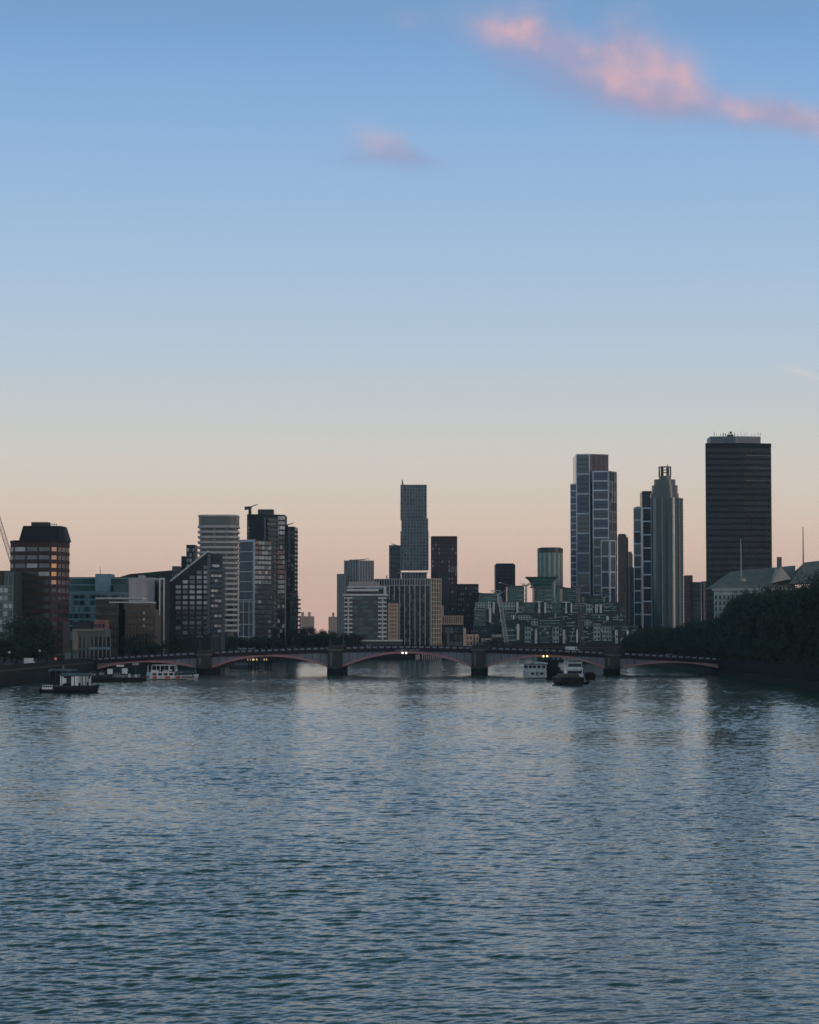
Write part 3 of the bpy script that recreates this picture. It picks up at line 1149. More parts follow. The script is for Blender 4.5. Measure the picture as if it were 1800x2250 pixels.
# --- luffing crane jib at the edge
Y = 1010
r = root('tower_crane', 'pale lattice crane jib leaning up at the far left edge', 'crane', 26, Y)
b = MB()
lattice(b, (X(30, Y), Y, G), (X(30, Y), Y, Z(1240, Y)), 2.2, 16, .16)
b.build('mast', greym, r)
b = MB()
lattice(b, (X(29, Y), Y, Z(1245, Y)), (X(-22, Y), Y, Z(1085, Y)), 1.5, 22, .12)
b.build('jib', M('jib_paint', (.55, .47, .44)), r)
b = MB()
b.box(X(26, Y), X(36, Y), Y - 1.4, Y + 1.4, Z(1246, Y), Z(1238, Y))
b.build('cab', greym, r)

# --- teal office behind
Y = 1000
r = root('teal_office', 'blue-green glass office block with stepped roof behind the brick buildings', 'building', 250, Y)
a, b_, zt, c, _ = block(r, 150, 345, Y, 26, 1300, teal)
facade(r, a, b_, Z(1404, Y), Z(1303, Y), 7, 15, [glasst, glassd, tealp, tealp], wf=.62, hf=.66, band=(tealp, .7, .25))
a, b_, zt, c, _ = block(r, 151, 345, Y + 5, 20, 1268, M('teal_upper_glass', (.05, .085, .095), rough=.35, spec=.6), 'upper_floor', z0=Z(1301, Y))
facade(r, a, b_, Z(1299, Y), Z(1270, Y), 2, 13, [glasst, glassg, glasst], wf=.95, hf=.86, band=(tealp, .45, .25))
block(r, 209, 252, Y + 3, 14, 1261, tealp, 'stair_tower', z0=Z(1300, Y))
block(r, 250, 368, Y + 1, 18, 1284, M('teal_wing', (.06, .11, .12), rough=.4, spec=.6), 'wing', z0=Z(1320, Y))
block(r, 152, 380, Y - .6, 26, 1306, M('roof_edge', (.20, .25, .27)), 'roof_edge', z0=Z(1308, Y))
mast(r, 220, Y + 5, 1262, 1244, .14)
mast(r, 294, Y - 1, 1318, 1280, .2, lightm)

# --- long dark roof far behind
Y = 1350
r = root('long_roof_building', 'distant building with long low dark sloping roof', 'building', 320, Y)
b = MB()
sh = [(240, 1275), (262, 1268), (286, 1261), (300, 1260), (378, 1253), (425, 1250), (425, 1420), (240, 1420)]
v0 = [(X(p, Y), Y, Z(q, Y)) for p, q in sh]
n = len(v0)
b.v = v0 + [(x, y + 30, z) for x, y, z in v0]
b.f = [tuple(range(n - 1, -1, -1)), tuple(range(n, 2 * n))] + [(i, (i + 1) % n, (i + 1) % n + n, i + n) for i in range(n)]
b.m = [0] * len(b.f)
b.build('roof', M('far_roof', (.035, .042, .042)), r)
facade(r, (X(245, Y), Y), (X(420, Y), Y), G, Z(1290, Y), 8, 20, [glassd, teal], wf=.5, hf=.5, indiv=False)

# --- brown brick office, stepped
Y = 930
r = root('brick_office', 'stepped brown brick office with thin white roof edges, right of the brick tower', 'building', 280, Y)
a, b_, z1, c, _ = block(r, 212, 277, Y, 24, 1318, brownb, z0=G - .5)
facade(r, a, b_, G + 3, Z(1322, Y), 6, 7, [glassd, gld], wf=.45, hf=.5)
block(r, 210, 322, Y - .5, 16, 1313, white, 'roof_edge', z0=Z(1316, Y))
a, b_, z1, c, _ = block(r, 276, 355, Y - 2, 24, 1352, sun_tanb, 'wall', z0=G - .5)
facade(r, a, b_, G + 1, Z(1356, Y), 5, 9, [glassd, gld], wf=.45, hf=.5, band=(brownb, .5, .15))
a, b_, z1, c, _ = block(r, 276, 350, Y - 1, 22, 1338, sun_tanb, 'setback_wall', z0=Z(1352, Y))
facade(r, a, b_, Z(1352, Y) + .3, Z(1339, Y), 1, 14, [glassd, gld], wf=.4, hf=.6)
a, b_, z1, c, _ = block(r, 272, 342, Y + .5, 20, 1327, sun_tanb, 'setback_wall', z0=Z(1338, Y))
facade(r, a, b_, Z(1338, Y) + .2, Z(1328, Y), 1, 12, [glassd, gld], wf=.4, hf=.6)
block(r, 240, 343, Y - .4, 16, 1322, white, 'roof_edge', z0=Z(1325, Y))
for q in (1344, 1358, 1372):
    b = MB()
    b.box(X(316, Y), X(320, Y), Y - 2.2, Y - 1.9, Z(q + 6, Y), Z(q, Y))
    b.build('bright_window', blind, r)

# --- white framed building
Y = 965
r = root('white_building', 'white rendered building with tall dark framed opening on its river corner', 'building', 330, Y)
a, b_, z1, c, _ = block(r, 283, 351, Y, 20, 1270, M('pinkish_white_wall', (.42, .39, .40)), z0=G - .5)
facade(r, a, b_, Z(1400, Y), Z(1330, Y), 5, 5, [glassd], wf=.5, hf=.5)
block(r, 304, 320, Y + 4, 8, 1264, M('pinkish_white_wall', ()), 'roof_plant', z0=z1)
a, b_, z1, c, _ = block(r, 350, 373, Y - 2.5, 20, 1271, darkc, 'dark_bay', z0=G - .5)
U, N, L = frame2(a, b_)
piece('frame_post', r, a, U, N, 0, .55, -.1, .7, G, z1 + .2, white)
piece('frame_post', r, a, U, N, L - .55, L, -.1, .7, G, z1 + .2, white)
piece('frame_beam', r, a, U, N, .56, L - .56, -.1, .68, z1 - .5, z1 + .2, white)
facade(r, a, b_, Z(1355, Y), Z(1298, Y), 1, 3, [M('amber_glass', (.06, .05, .045), rough=.3)], wf=.7, hf=.98, u_in=.6)
facade(r, a, b_, Z(1294, Y), Z(1276, Y), 1, 1, [glassd], wf=.7, hf=.9, u_in=.6)

# --- low stone building with pilasters
Y = 872
r = root('stone_hall', 'low cream stone building with tall pilastered windows, below the brick tower', 'building', 200, Y)
a, b_, z1, c, _ = block(r, 161, 244, Y, 18, 1382, M('grey_stone_wall', (.11, .12, .11)), z0=G - .5)
b = MB()
b.box(a[0] - .1, X(172, Y), Y - .5, Y + 2, Z(1428, Y), Z(1388, Y))
b.build('corner_pier', M('cream_corner', (.24, .19, .14)), r)
block(r, 159, 240, Y - .7, 17, 1382, M('cornice_stone', (.22, .21, .18)), 'cornice', z0=Z(1386, Y))
facade(r, (X(172, Y), Y), (X(244, Y), Y), Z(1424, Y), Z(1399, Y), 1, 8, [glassd, gld], wf=.72, hf=.98, pier=(M('cornice_stone', ()), .3, .35), skip=lambda q, c: c == 2)
facade(r, (X(172, Y), Y), (X(244, Y), Y), G, Z(1428, Y), 1, 8, [glassd, gld], wf=.72, hf=.94, pier=(M('cornice_stone', ()), .3, .35))
piece('balcony_front', r, (X(196, Y), Y), (1, 0), (0, -1), 0, X(244, Y) - X(196, Y), .1, .6, Z(1427, Y), Z(1422, Y), M('balcony_blue', (.16, .21, .23)))
block(r, 160, 232, Y + 4, 10, 1366, M('dark_attic', (.035, .04, .045)), 'attic', z0=z1)
a, b_, z2, c, _ = block(r, 207, 240, Y + 3, 11, 1362, M('pink_brick', (.25, .12, .10)), 'brick_penthouse', z0=z1)
facade(r, a, b_, z1 + .4, Z(1371, Y), 1, 3, [glassd], wf=.75, hf=.9)

# --- kiosk at the bridge foot
Y = 835
r = root('kiosk', 'small brick pavilion with lit red front at the foot of the brick tower', 'kiosk', 122, Y)
block(r, 104, 150, Y, 6, 1441, M('pavilion_brick', (.07, .04, .04)), z0=G - .5)
block(r, 102, 152, Y - .8, 8, 1437, M('pavilion_roof', (.10, .09, .085)), 'roof', z0=Z(1441, Y))
b = MB()
b.box(X(121, Y), X(126, Y), Y - .3, Y, Z(1453, Y), Z(1445, Y))
b.build('lit_front', M('lit_kiosk', (.4, .1, .08), emit=(1, .5, .42), estr=.2), r)
block(r, 143, 157, Y - 2, 4, 1434, M('pale_column_stone', (.15, .14, .135)), 'gate_pier', z0=G - .5)

# --- dark building with the sloping roofline
Y = 990
r = root('sloping_office', 'dark office block with diagonal sloping roofline and grid of pale windows', 'building', 430, Y)
ol = [(374, 1420), (374, 1279), (456, 1214), (463, 1214), (463, 1420)]
b = MB()
v0 = [(X(p, Y), Y, Z(q, Y) if q < 1420 else G - .5) for p, q in ol]
n = len(v0)
b.v = v0 + [(x, y + 24, z) for x, y, z in v0]
b.f = [tuple(range(n)), tuple(range(2 * n - 1, n - 1, -1))] + [(i, i + n, (i + 1) % n + n, (i + 1) % n) for i in range(n)]
b.m = [0] * len(b.f)
b.build('wall', M('dark_blue_wall', (.022, .024, .032), rough=.6), r)
b = MB()                                                               # metal roof edge along the slope
p0, p1 = Vector((X(374, Y), Y - .3, Z(1279, Y))), Vector((X(456, Y), Y - .3, Z(1214, Y)))
up = Vector((0, 0, .9))
bk = Vector((0, 24.3, 0))
b.hexa([p0, p1, p1 + bk, p0 + bk], [p0 + up, p1 + up, p1 + up + bk, p0 + up + bk])
b.build('sloping_roof', lightm, r)
wl = [(X(386.5 + 15.3 * c_, Y), Y) for c_ in range(5)]
rowsy = [1243, 1254, 1265, 1275, 1286, 1297, 1309, 1321, 1332, 1343, 1354, 1365, 1376, 1387]
for q, yy in enumerate(rowsy):
    for c_ in range(5):
        if c_ < 4 - q:
            continue
        x = wl[c_][0]
        mt = random.choice([blind, blind, glasss, M('dim_window', (.20, .20, .205), rough=.3)]) if q < 9 else random.choice([gld, glassd, gld, M('dim_window', ())])  # upper panes have the reflected bright sky put into their colour
        if q < 4 and c_ < 4 - q + 1 and random.random() < .5:
            mt = M('dim_window', ())
        piece('window', r, (x, Y), (1, 0), (0, -1), 0, X(10.6, Y) - X(0, Y), -.05, .08, Z(yy + 7, Y), Z(yy, Y), mt)
piece('pale_strip', r, (X(455.5, Y), Y), (1, 0), (0, -1), 0, X(7, Y) - X(0, Y), -.05, .4, Z(1392, Y), Z(1216, Y), M('strip_grey', (.10, .11, .13), rough=.5))
a, b_ = (X(463, Y), Y + .5), (X(484, Y), Y + 6)
plan = [a, b_, (b_[0], Y + 26), (a[0], Y + 26)]
wall_prism(r, plan, G - .5, Z(1244, Y), darkc, 'side_wall')
wall_prism(r, [(X(463, Y), Y + 1), (X(480, Y), Y + 5), (X(480, Y), Y + 22), (X(463, Y), Y + 22)], Z(1244, Y), Z(1217, Y), M('side_tower', (.028, .033, .040)), 'roof_tower')
facade(r, a, b_, Z(1392, Y), Z(1248, Y), 13, 3, [glasss, glassb, blind, glassb2], wf=.9, hf=.5, band=(darkc, .8, .3))
piece('terrace', r, a, *frame2(a, b_)[:2], 0, 4.2, 0, 1.2, Z(1246, Y), Z(1240, Y), lightm)

# --- rounded tower with pale curved balconies, and its lower wings
Y = 1200


def rounded(cx, cy, hw, hd, rad, n=6):
    out = []
    for sx, sy, a0 in ((1, -1, -90), (1, 1, 0), (-1, 1, 90), (-1, -1, 180)):
        for i in range(n + 1):
            t = math.radians(a0 + 90 * i / n)
            out.append((cx + sx * (hw - rad) + rad * math.cos(t), cy + sy * (hd - rad) + rad * math.sin(t)))
    return out


r = root('balcony_tower', 'rounded apartment tower wrapped in pale curved balcony bands', 'building', 476, Y)
x0, x1 = X(432, Y), X(521, Y)
cx, hw = (x0 + x1) / 2, (x1 - x0) / 2
zt = Z(1134, Y)
wall_prism(r, rounded(cx + .1, Y + 12, hw - 1.0, 11.0, 4.5), G - .5, Z(1159, Y), M('tower_core_glass', (.028, .031, .034), rough=.25, spec=.6))
wall_prism(r, rounded(cx, Y + 12, hw - .35, 11.6, 4.8), Z(1159, Y), zt, M('crown_glass', (.030, .042, .044), rough=.18, spec=.7), 'crown')
wall_prism(r, rounded(cx, Y + 12, hw - .1, 11.9, 5), zt, zt + .8, lightm, 'roof_rim')
b = MB()
b.box(X(438, Y), X(500, Y), Y + 4, Y + 9, zt + .8, Z(1130, Y))
b.build('roof_plant', steel, r)
bal = M('balcony_white', (.40, .39, .38), rough=.6)
nfl = 20
zf0, zf1 = Z(1388, Y), Z(1159, Y)
ring0 = rounded(0, 0, hw, 12.0, 5.2)
me = None
for k in range(nfl + 1):
    z = zf0 + (zf1 - zf0) * k / nfl
    b = MB()
    b.prism(ring0, 0, 1.15)
    if me is None:
        o = b.build('balcony', bal, r, local=True)
        me = o.data
    else:
        o = bpy.data.objects.new('balcony', me)
        COL.objects.link(o)
        o.parent = r
    g = ORG[r.name]
    o.location = (cx - g[0], Y + 12 - g[1], z - g[2])
    if k < nfl:
        for pxw in ((437, 442), (468, 473), (494, 500), (510, 515)):
            if random.random() < .75:
                fy = Y + 1.0 if 445 < pxw[0] < 505 else Y + 2.2
                piece('pale_blind', r, (X(pxw[0], Y), fy), (1, 0), (0, -1), 0, X(pxw[1], Y) - X(pxw[0], Y), -.1, .15, z + 1.3, z + 2.5, blind if pxw[0] < 445 else M('warm_blind', (.17, .16, .14)))  # pale panes between the balconies, no emission
        b = MB()
        b.box(X(442, Y), X(512, Y), Y + .9, Y + 1.05, z + 1.15, z + (zf1 - zf0) / nfl)
        b.build('window_strip', random.choice([glassd, M('strip_glass', (.045, .045, .043), rough=.2, spec=.6)]), r)
a, b_, z1, c, _ = block(r, 409, 434, Y + 14, 16, 1197, M('wing_glass', (.045, .06, .065), rough=.4), 'wing')
facade(r, a, b_, Z(1400, Y), Z(1200, Y), 17, 3, [glasss, blind, glassb, glassd], wf=.6, hf=.6, band=(darkc, .7, .2))
block(r, 398, 412, Y + 16, 14, 1222, darkc, 'wing')
a, b_, z1, c, _ = block(r, 378, 400, Y + 18, 14, 1244, M('low_wing', (.08, .095, .105), rough=.4), 'wing')
facade(r, a, b_, Z(1400, Y), Z(1250, Y), 12, 3, [glasst, glassd], wf=.7, hf=.6)

# --- dark cluster of towers with white frames
Y = 1300
r = root('framed_tower', 'dark apartment tower with white gridded glass front and roof cradle', 'building', 565, Y)
# lower front volume, two faces
c0, c1, c2 = (X(523, Y), Y + 4), (X(560, Y), Y), (X(594, Y), Y + 9)
zt = Z(1186, Y)
wall_prism(r, [c0, c1, c2, (c2[0], Y + 34), (c0[0], Y + 34)], G - .5, zt, M('front_glass_wall', (.016, .024, .034), rough=.3, spec=.6))
whf = M('frame_white', (.42, .45, .50), rough=.5)
facade(r, c0, c1, Z(1322, Y), zt - 1, 6, 6, GL_BLUE, wf=.84, hf=.93, band=(whf, .5, .45))
U, N, L = frame2(c0, c1)
for k in range(1, 6):
    piece('mullion', r, c0, U, N, L * k / 6 - .1, L * k / 6 + .1, 0, .2, Z(1320, Y), zt - 1, M('mullion_grey', (.14, .16, .19)))
facade(r, c0, c1, G, Z(1318, Y), 4, 3, [glassd, glassb2], wf=.92, hf=.94, band=(whf, .5, .45), pier=(whf, .5, .42))
piece('corner_post', r, c1, U, N, -1.0, .1, -.3, .7, G, zt + .2, whf)
piece('frame_beam', r, c0, U, N, 0, L - 1.1, -.3, .66, zt - 1.3, zt + .15, whf)
U, N, L = frame2(c1, c2)


def fp(q, c_):
    if q < 12:
        return random.choice([glassd, glassd, glassg2, glassb2, blind]) if c_ in (1, 4) else random.choice([glassd, glassg2, glassd])
    return random.choice([blind, glasss, blind, M('dim_window', ()), blindw])


facade(r, c1, c2, G + 3, zt - .3, 21, 5, [glassd], wf=.86, hf=.66, pick=fp, band=(darkc, .55, .55))
# tall dark slab with balconies behind
c0, c1, c2 = (X(534, Y), Y + 30), (X(577, Y), Y + 28), (X(618, Y), Y + 36)
zt = Z(1124, Y)
plan = [c0, c1, (X(600, Y), Y + 34), c2, (c2[0], Y + 60), (c0[0], Y + 60)]
wall_prism(r, plan, G - .5, zt, M('black_slab', (.013, .015, .020), rough=.6), 'rear_wall')
facade(r, c0, (X(541, Y), Y + 29.7), Z(1182, Y), zt - 3, 6, 1, [tealp, glasst], wf=.5, hf=.65)
U, N, L = frame2(c0, c1)
piece('pale_fin', r, c1, U, N, -.9, -.1, 0, .5, Z(1186, Y), zt - 2, M('fin_grey', (.13, .15, .18)))
a, b_ = (X(602, Y), Y + 34.2), c2


def fp2(q, c_):
    if q > 21:
        return random.choice([glasss, glasss, blind])
    if 12 < q <= 18:
        return random.choice([blindw, blindw, blindw, blind])
    if 9 < q <= 12:
        return blind
    return random.choice([glassg2, glassd, glassd, blind, glassb2])


facade(r, a, b_, G + 3, zt - .5, 26, 3, [glassd], wf=.9, hf=.7, pick=fp2, band=(darkc, .5, .4))
a, b_ = (X(578, Y), Y + 28.3), (X(601, Y), Y + 33.8)
U, N, L = frame2(a, b_)
for k in range(26):
    z = G + 6 + (zt - G - 8) * k / 26
    piece('balcony', r, a, U, N, .3, L - .2, 0, 1.7, z, z + .28, steel)
    piece('balcony_rail', r, a, U, N, .3, L - .2, 1.6, 1.7, z + .3, z + 1.3, random.choice([glassb2, glassd, glasst]))
    piece('window', r, a, U, N, .8, L - .8, -.05, .07, z + .5, z + 2.6, random.choice([glassd, glassd, glassb2, M('dim_window', ())]))
cradle(r, 537, 566, Y + 40, 1111, zt, .8)
block(r, 566, 602, Y + 36, 10, 1119, steel, 'roof_plant', z0=zt)
# right tower with projecting balconies
r = root('balcony_slab', 'slim black apartment tower with balconies jutting from its right edge', 'building', 635, Y)
Y2 = 1345
c0, c1, c2 = (X(617, Y2), Y2), (X(646, Y2), Y2), (X(650, Y2), Y2 + 22)
zt = Z(1157, Y2)
wall_prism(r, [c0, c1, c2, (c0[0], Y2 + 22)], G - .5, zt, M('black_green_slab', (.012, .018, .020), rough=.5))
facade(r, c0, c1, G + 3, zt - 2, 24, 4, [glassd, glassd, glassg2, darkc, darkc], wf=.8, hf=.6, indiv=True)
piece('pale_fin', r, (X(634, Y2), Y2), (1, 0), (0, -1), 0, .8, 0, .5, Z(1226, Y2), zt - 1, M('fin_grey', ()))
for k in range(25):
    z = G + 8 + (zt - G - 9) * k / 25
    piece('balcony', r, (X(646, Y2), Y2 - .3), (1, 0), (0, -1), -.2, 2.0 if k > 8 else 3.7, -8, 0, z, z + .9, M('balcony_dark', (.035, .045, .05), rough=.4))
    piece('window', r, (X(646, Y2), Y2 + .6), (1, 0), (0, -1), 0, .9 if k > 8 else 2.4, -6, 0, z + .95, z + 2.8, glassg2)
a, b_, z1, c, _ = block(r, 637, 655, Y2 - 2, 22, 1298, M('low_green_block', (.020, .030, .032), rough=.4), 'low_block')
facade(r, a, b_, G + 2, Z(1300, Y2), 7, 3, [glasst, glassd, glassg2], wf=.8, hf=.6)
a, b_ = (X(618, Y2), Y2 - 9), (X(630, Y2), Y2 - 8.5)
b = MB()
b.prism([a, b_, (b_[0], Y2 + .1), (a[0], Y2 + .1)], G, Z(1253, Y2))
b.build('brick_bay', M('warm_bay', (.11, .075, .07)), r)
facade(r, a, b_, G + 2, Z(1255, Y2), 7, 3, [blindw, M('dim_warm', (.11, .07, .06), rough=.3)], wf=.7, hf=.9, band=(whf, .35, .3), pier=(whf, .25, .25))
b = MB()
b.box(X(625, Y2), X(630, Y2), Y2 - 2, Y2 - .6, Z(1253, Y2), Z(1227, Y2))
b.build('pale_shaft', M('fin_grey', ()), r)
cradle(r, 618, 645, Y2 + 5, 1151, zt, .6)

# --- pink far apartment towers
for k, (p0, p1, yt, Yf, lb) in enumerate(((658, 691, 1354, 2400, 'hazy pink pair of distant apartment towers right of the black balcony tower'),
                                          (722, 742, 1355, 2500, 'small hazy pink distant tower left of the grey finned tower'))):
    r = root('far_apartment_tower', lb, 'building', (p0 + p1) / 2, Yf)
    fm = M('far_pink', (.46, .33, .29))
    a, b_, z1, c, _ = block(r, p0, p1, Yf, 24, yt, fm)
    facade(r, a, b_, Z(1395, Yf), z1 - 1, 9, 6 if k == 0 else 4, [M('far_window', (.20, .15, .14))], wf=.45, hf=.5, indiv=False)
    for q in ((662, 668), (677, 683)) if k == 0 else ((730, 735),):
        block(r, q[0], q[1], Yf + 5, 8, yt - 9, fm, 'lift_tower', z0=z1)

# --- grey tower with vertical fins
Y = 1560
r = root('finned_tower', 'grey tower with close vertical fins and a low left shoulder', 'building', 780, Y)
fg = M('fin_wall', (.085, .095, .11), rough=.5)
finm = M('fin_pale', (.30, .32, .35), rough=.5)
c0, c1, c2 = (X(757, Y), Y + 3), (X(789, Y), Y), (X(820, Y), Y + 6)
zt = Z(1232, Y)
wall_prism(r, [c0, c1, c2, (c2[0], Y + 24), (c0[0], Y + 24)], G, zt, M('fin_glass', (.030, .036, .046), rough=.3))
for a, b_, n in ((c0, c1, 9), (c1, c2, 9)):
    U, N, L = frame2(a, b_)
    for k in range(n + 1):
        u = L * k / n
        piece('fin', r, a, U, N, u - .24, u + .24, -.1, .6, G, zt + .4, finm)
    for k in range(26):
        z = G + (zt - G) * k / 26
        piece('floor_edge', r, a, U, N, .2, L - .2, -.05, .2, z - .2, z + .2, fg)
a, b_, z1, c, _ = block(r, 741, 762, Y - 3, 22, 1261, M('fin_shoulder', (.10, .11, .125), rough=.5), 'shoulder')
U, N, L = frame2(a, b_)
for k in range(7):
    piece('fin', r, a, U, N, L * k / 6 - .2, L * k / 6 + .2, -.1, .5, G, z1, finm)
cradle(r, 767, 811, Y + 8, 1228, zt, .1)

# --- white banded office
Y = 1240
r = root('banded_office', 'white office block with dark glass centre and white balcony strips at both corners', 'building', 805, Y)
wh2 = M('office_white', (.58, .56, .55), rough=.6)
a, b_, z1, c, _ = block(r, 757, 851, Y, 26, 1306, M('office_dark_glass', (.016, .020, .021), rough=.2, spec=.6), z0=G - .5)
block(r, 754, 853, Y - .8, 27, 1305, wh2, 'roof_edge', z0=Z(1309, Y))
zf0 = Z(1404, Y)
for (q0, q1) in ((756, 774.5), (831, 850)):
    A, B = (X(q0, Y), Y), (X(q1, Y), Y)
    for k in range(10):
        yy = 1312.5 + 9.35 * k
        piece('balcony', r, A, (1, 0), (0, -1), 0, B[0] - A[0], -.1, 1.3, Z(yy + 3.4, Y), Z(yy, Y), wh2)
        piece('pale_blind', r, A, (1, 0), (0, -1), (B[0] - A[0]) * .44, (B[0] - A[0]) * .60, -.1, .2, Z(yy + 8.4, Y), Z(yy + 3.6, Y), wh2)
facade(r, (X(775, Y), Y), (X(831, Y), Y), zf0, Z(1310, Y), 10, 5, [glassd, glassg2, glassg2, glassd, teal], wf=.96, hf=.6)
block(r, 762, 850, Y + 1.5, 20, 1288, M('office_attic', (.05, .055, .055)), 'attic', z0=z1)
A = (X(762, Y), Y + 1.5)
for q0, q1, y0, y1 in ((762, 849, 1291, 1288), (762, 832, 1299, 1294), (843, 849, 1305, 1291)):
    piece('attic_frame', r, (X(q0, Y), Y + 1.5), (1, 0), (0, -1), 0, X(q1, Y) - X(q0, Y), -.1, .4, Z(y0, Y), Z(y1, Y), wh2)
facade(r, (X(764, Y), Y + 1.5), (X(842, Y), Y + 1.5), Z(1295, Y), Z(1291.5, Y), 1, 6, [glassd, tealp], wf=.85, hf=.9)
block(r, 766, 834, Y + 3, 14, 1278, M('attic_white', (.33, .31, .31)), 'penthouse', z0=Z(1288, Y))
A, B = (X(852, Y), Y + 10), (X(875, Y), Y + 18)
wall_prism(r, [A, B, (B[0], Y + 34), (A[0], Y + 34)], G - .5, Z(1325, Y), M('tan_wing_wall', (.34, .25, .20)), 'side_wing')
wall_prism(r, [(A[0], Y + 12), (B[0] - 1, Y + 19), (B[0] - 1, Y + 30), (A[0], Y + 30)], Z(1325, Y), Z(1317, Y), darkc, 'side_wing_roof')
facade(r, A, B, Z(1402, Y), Z(1327, Y), 9, 3, [glassd, gld], wf=.5, hf=.45, u_in=1.4)
b = MB()
b.box(X(792, Y), X(885, Y), Y - 7, Y + 4, Z(1409, Y), Z(1406, Y))
b.build('entrance_canopy', M('canopy_white', (.6, .58, .56)), r)
b = MB()
b.box(X(794, Y), X(884, Y), Y - 5.5, Y + 3, G - .5, Z(1409, Y))
b.build('canopy_base', glassd, r)

# --- large gridded office
Y = 1350
r = root('grid_office', 'wide office block with regular concrete window grid and cream lit right flank', 'building', 895, Y)
A, B, Cc = (X(822, Y), Y + 9), (X(946, Y), Y), (X(969, Y), Y + 8)
zt = Z(1271, Y)
wall_prism(r, [A, B, Cc, (Cc[0], Y + 40), (A[0], Y + 40)], G - .5, zt, M('grid_core', (.030, .031, .034), rough=.4))
cg = M('grid_concrete', (.42, .41, .41))
cgl = M('grid_cream_glow', (.52, .40, .32))  # right flank's warm evening glow put into the cream colour
facade(r, A, B, G + 1, Z(1286, Y), 14, 22, GL_DARK + [M('dim_window', ())], wf=.8, hf=.7, indiv=True, band=(M('grid_band', (.10, .10, .10)), .5, .25))
U, N, L = frame2(A, B)
for k in range(12):
    piece('pier', r, A, U, N, L * k / 11 - .3 if k else 0, L * k / 11 + .3 if k < 11 else L, -.1, .55, G, Z(1272, Y), cg)
for k in range(23):
    if k % 2:
        piece('mullion', r, A, U, N, L * k / 22 - .12, L * k / 22 + .12, -.1, .4, G, Z(1286, Y), M('grid_mullion', (.09, .09, .092)))
facade(r, A, B, Z(1286, Y), Z(1272, Y), 1, 22, [glassd, gld], wf=.6, hf=.86, pier=(cg, .4, .4), band=(cg, .5, .5))
facade(r, B, Cc, G + 1, zt - .2, 15, 4, [glassd, gld, M('dim_warm', ())], wf=.74, hf=.72, band=(cgl, .55, .5), pier=(cgl, .6, .54))
wall_prism(r, [(X(866, Y), Y + 14), (X(880, Y), Y + 13), (X(880, Y), Y + 20), (X(866, Y), Y + 20)], zt, Z(1267, Y), steel, 'roof_plant')
mast(r, 850, Y + 10, 1271, 1264, .4)

# --- tall dark glass tower with shifted blocks
Y = 1720
r = root('shifted_tower', 'tallest middle tower, dark green-blue glass in slightly shifted stacked blocks', 'building', 910, Y)
tg = M('shift_glass', (.014, .022, .027), rough=.22, spec=.6)
for (p0, p1, y0, y1, ns) in ((880, 938, 1140, 1066, 10), (882, 941, 1168, 1140, 4), (880, 942, 1252, 1168, 12)):
    zb_, zt_ = Z(y0, Y), Z(y1, Y)
    A, B = (X(p0, Y), Y), (X(p1, Y), Y)
    wall_prism(r, [A, B, (B[0] - 1.0, Y + 24), (A[0], Y + 24)], zb_, zt_, tg)
    facade(r, A, B, zb_, zt_, ns * 1, 9, [glassg2, glassd, glassb2, glasst, glassd], wf=.9, hf=.66, indiv=True)
    U, N, L = frame2(A, B)
    for k in range(10):
        u = L * k / 9
        piece('mullion', r, A, U, N, max(0, u - .17), min(L, u + .17), -.1, .35, zb_, zt_, M('shift_mullion', (.27, .32, .35)))
    for k in range(ns + 1):
        z = zb_ + (zt_ - zb_) * k / ns
        piece('floor_band', r, A, U, N, 0, L, -.1, .2, z - .35, z + .35, M('shift_band', (.12, .15, .17)))
A, B, z1, c, _ = block(r, 882, 938, Y - 2, 20, 1258, steel, 'podium')
facade(r, A, B, G, Z(1260, Y), 4, 9, [glassd], wf=.8, hf=.8, pier=(M('shift_mullion', ()), .5, .4))
piece('podium_edge', r, A, (1, 0), (0, -1), -3, B[0] - A[0] + 1, 0, .8, Z(1260, Y), Z(1257.5, Y), M('podium_pale', (.18, .20, .21)))
b = MB()
b.tube((X(886, Y), Y + 6, Z(1067, Y)), (X(883.5, Y), Y + 6, Z(1054, Y)), .7, .4, 6)
b.tube((X(883.5, Y), Y + 6, Z(1054, Y)), (X(885, Y), Y + 6, Z(1053, Y)), .4, .2, 6)
b.build('roof_crane', steel, r)
r = root('blue_grid_block', 'lower blue gridded block leaning against the tall middle tower', 'building', 866, Y)
A, B, z1, c, _ = block(r, 855, 881, Y + 30, 20, 1198, M('blue_block_wall', (.045, .065, .085), rough=.4))
facade(r, A, B, G, z1, 22, 6, [glassb2, glassd, glassb], wf=.6, hf=.6, indiv=True)
b = MB()
xx = X(870, Y + 34)
b.tube((xx, Y + 34, z1), (xx, Y + 34, Z(1193, Y)), .4, .4, 6)
b.tube((X(860, Y), Y + 34, Z(1191, Y)), (X(871, Y), Y + 34, Z(1195, Y)), .3, .4, 6)
b.build('roof_cradle', greym, r)

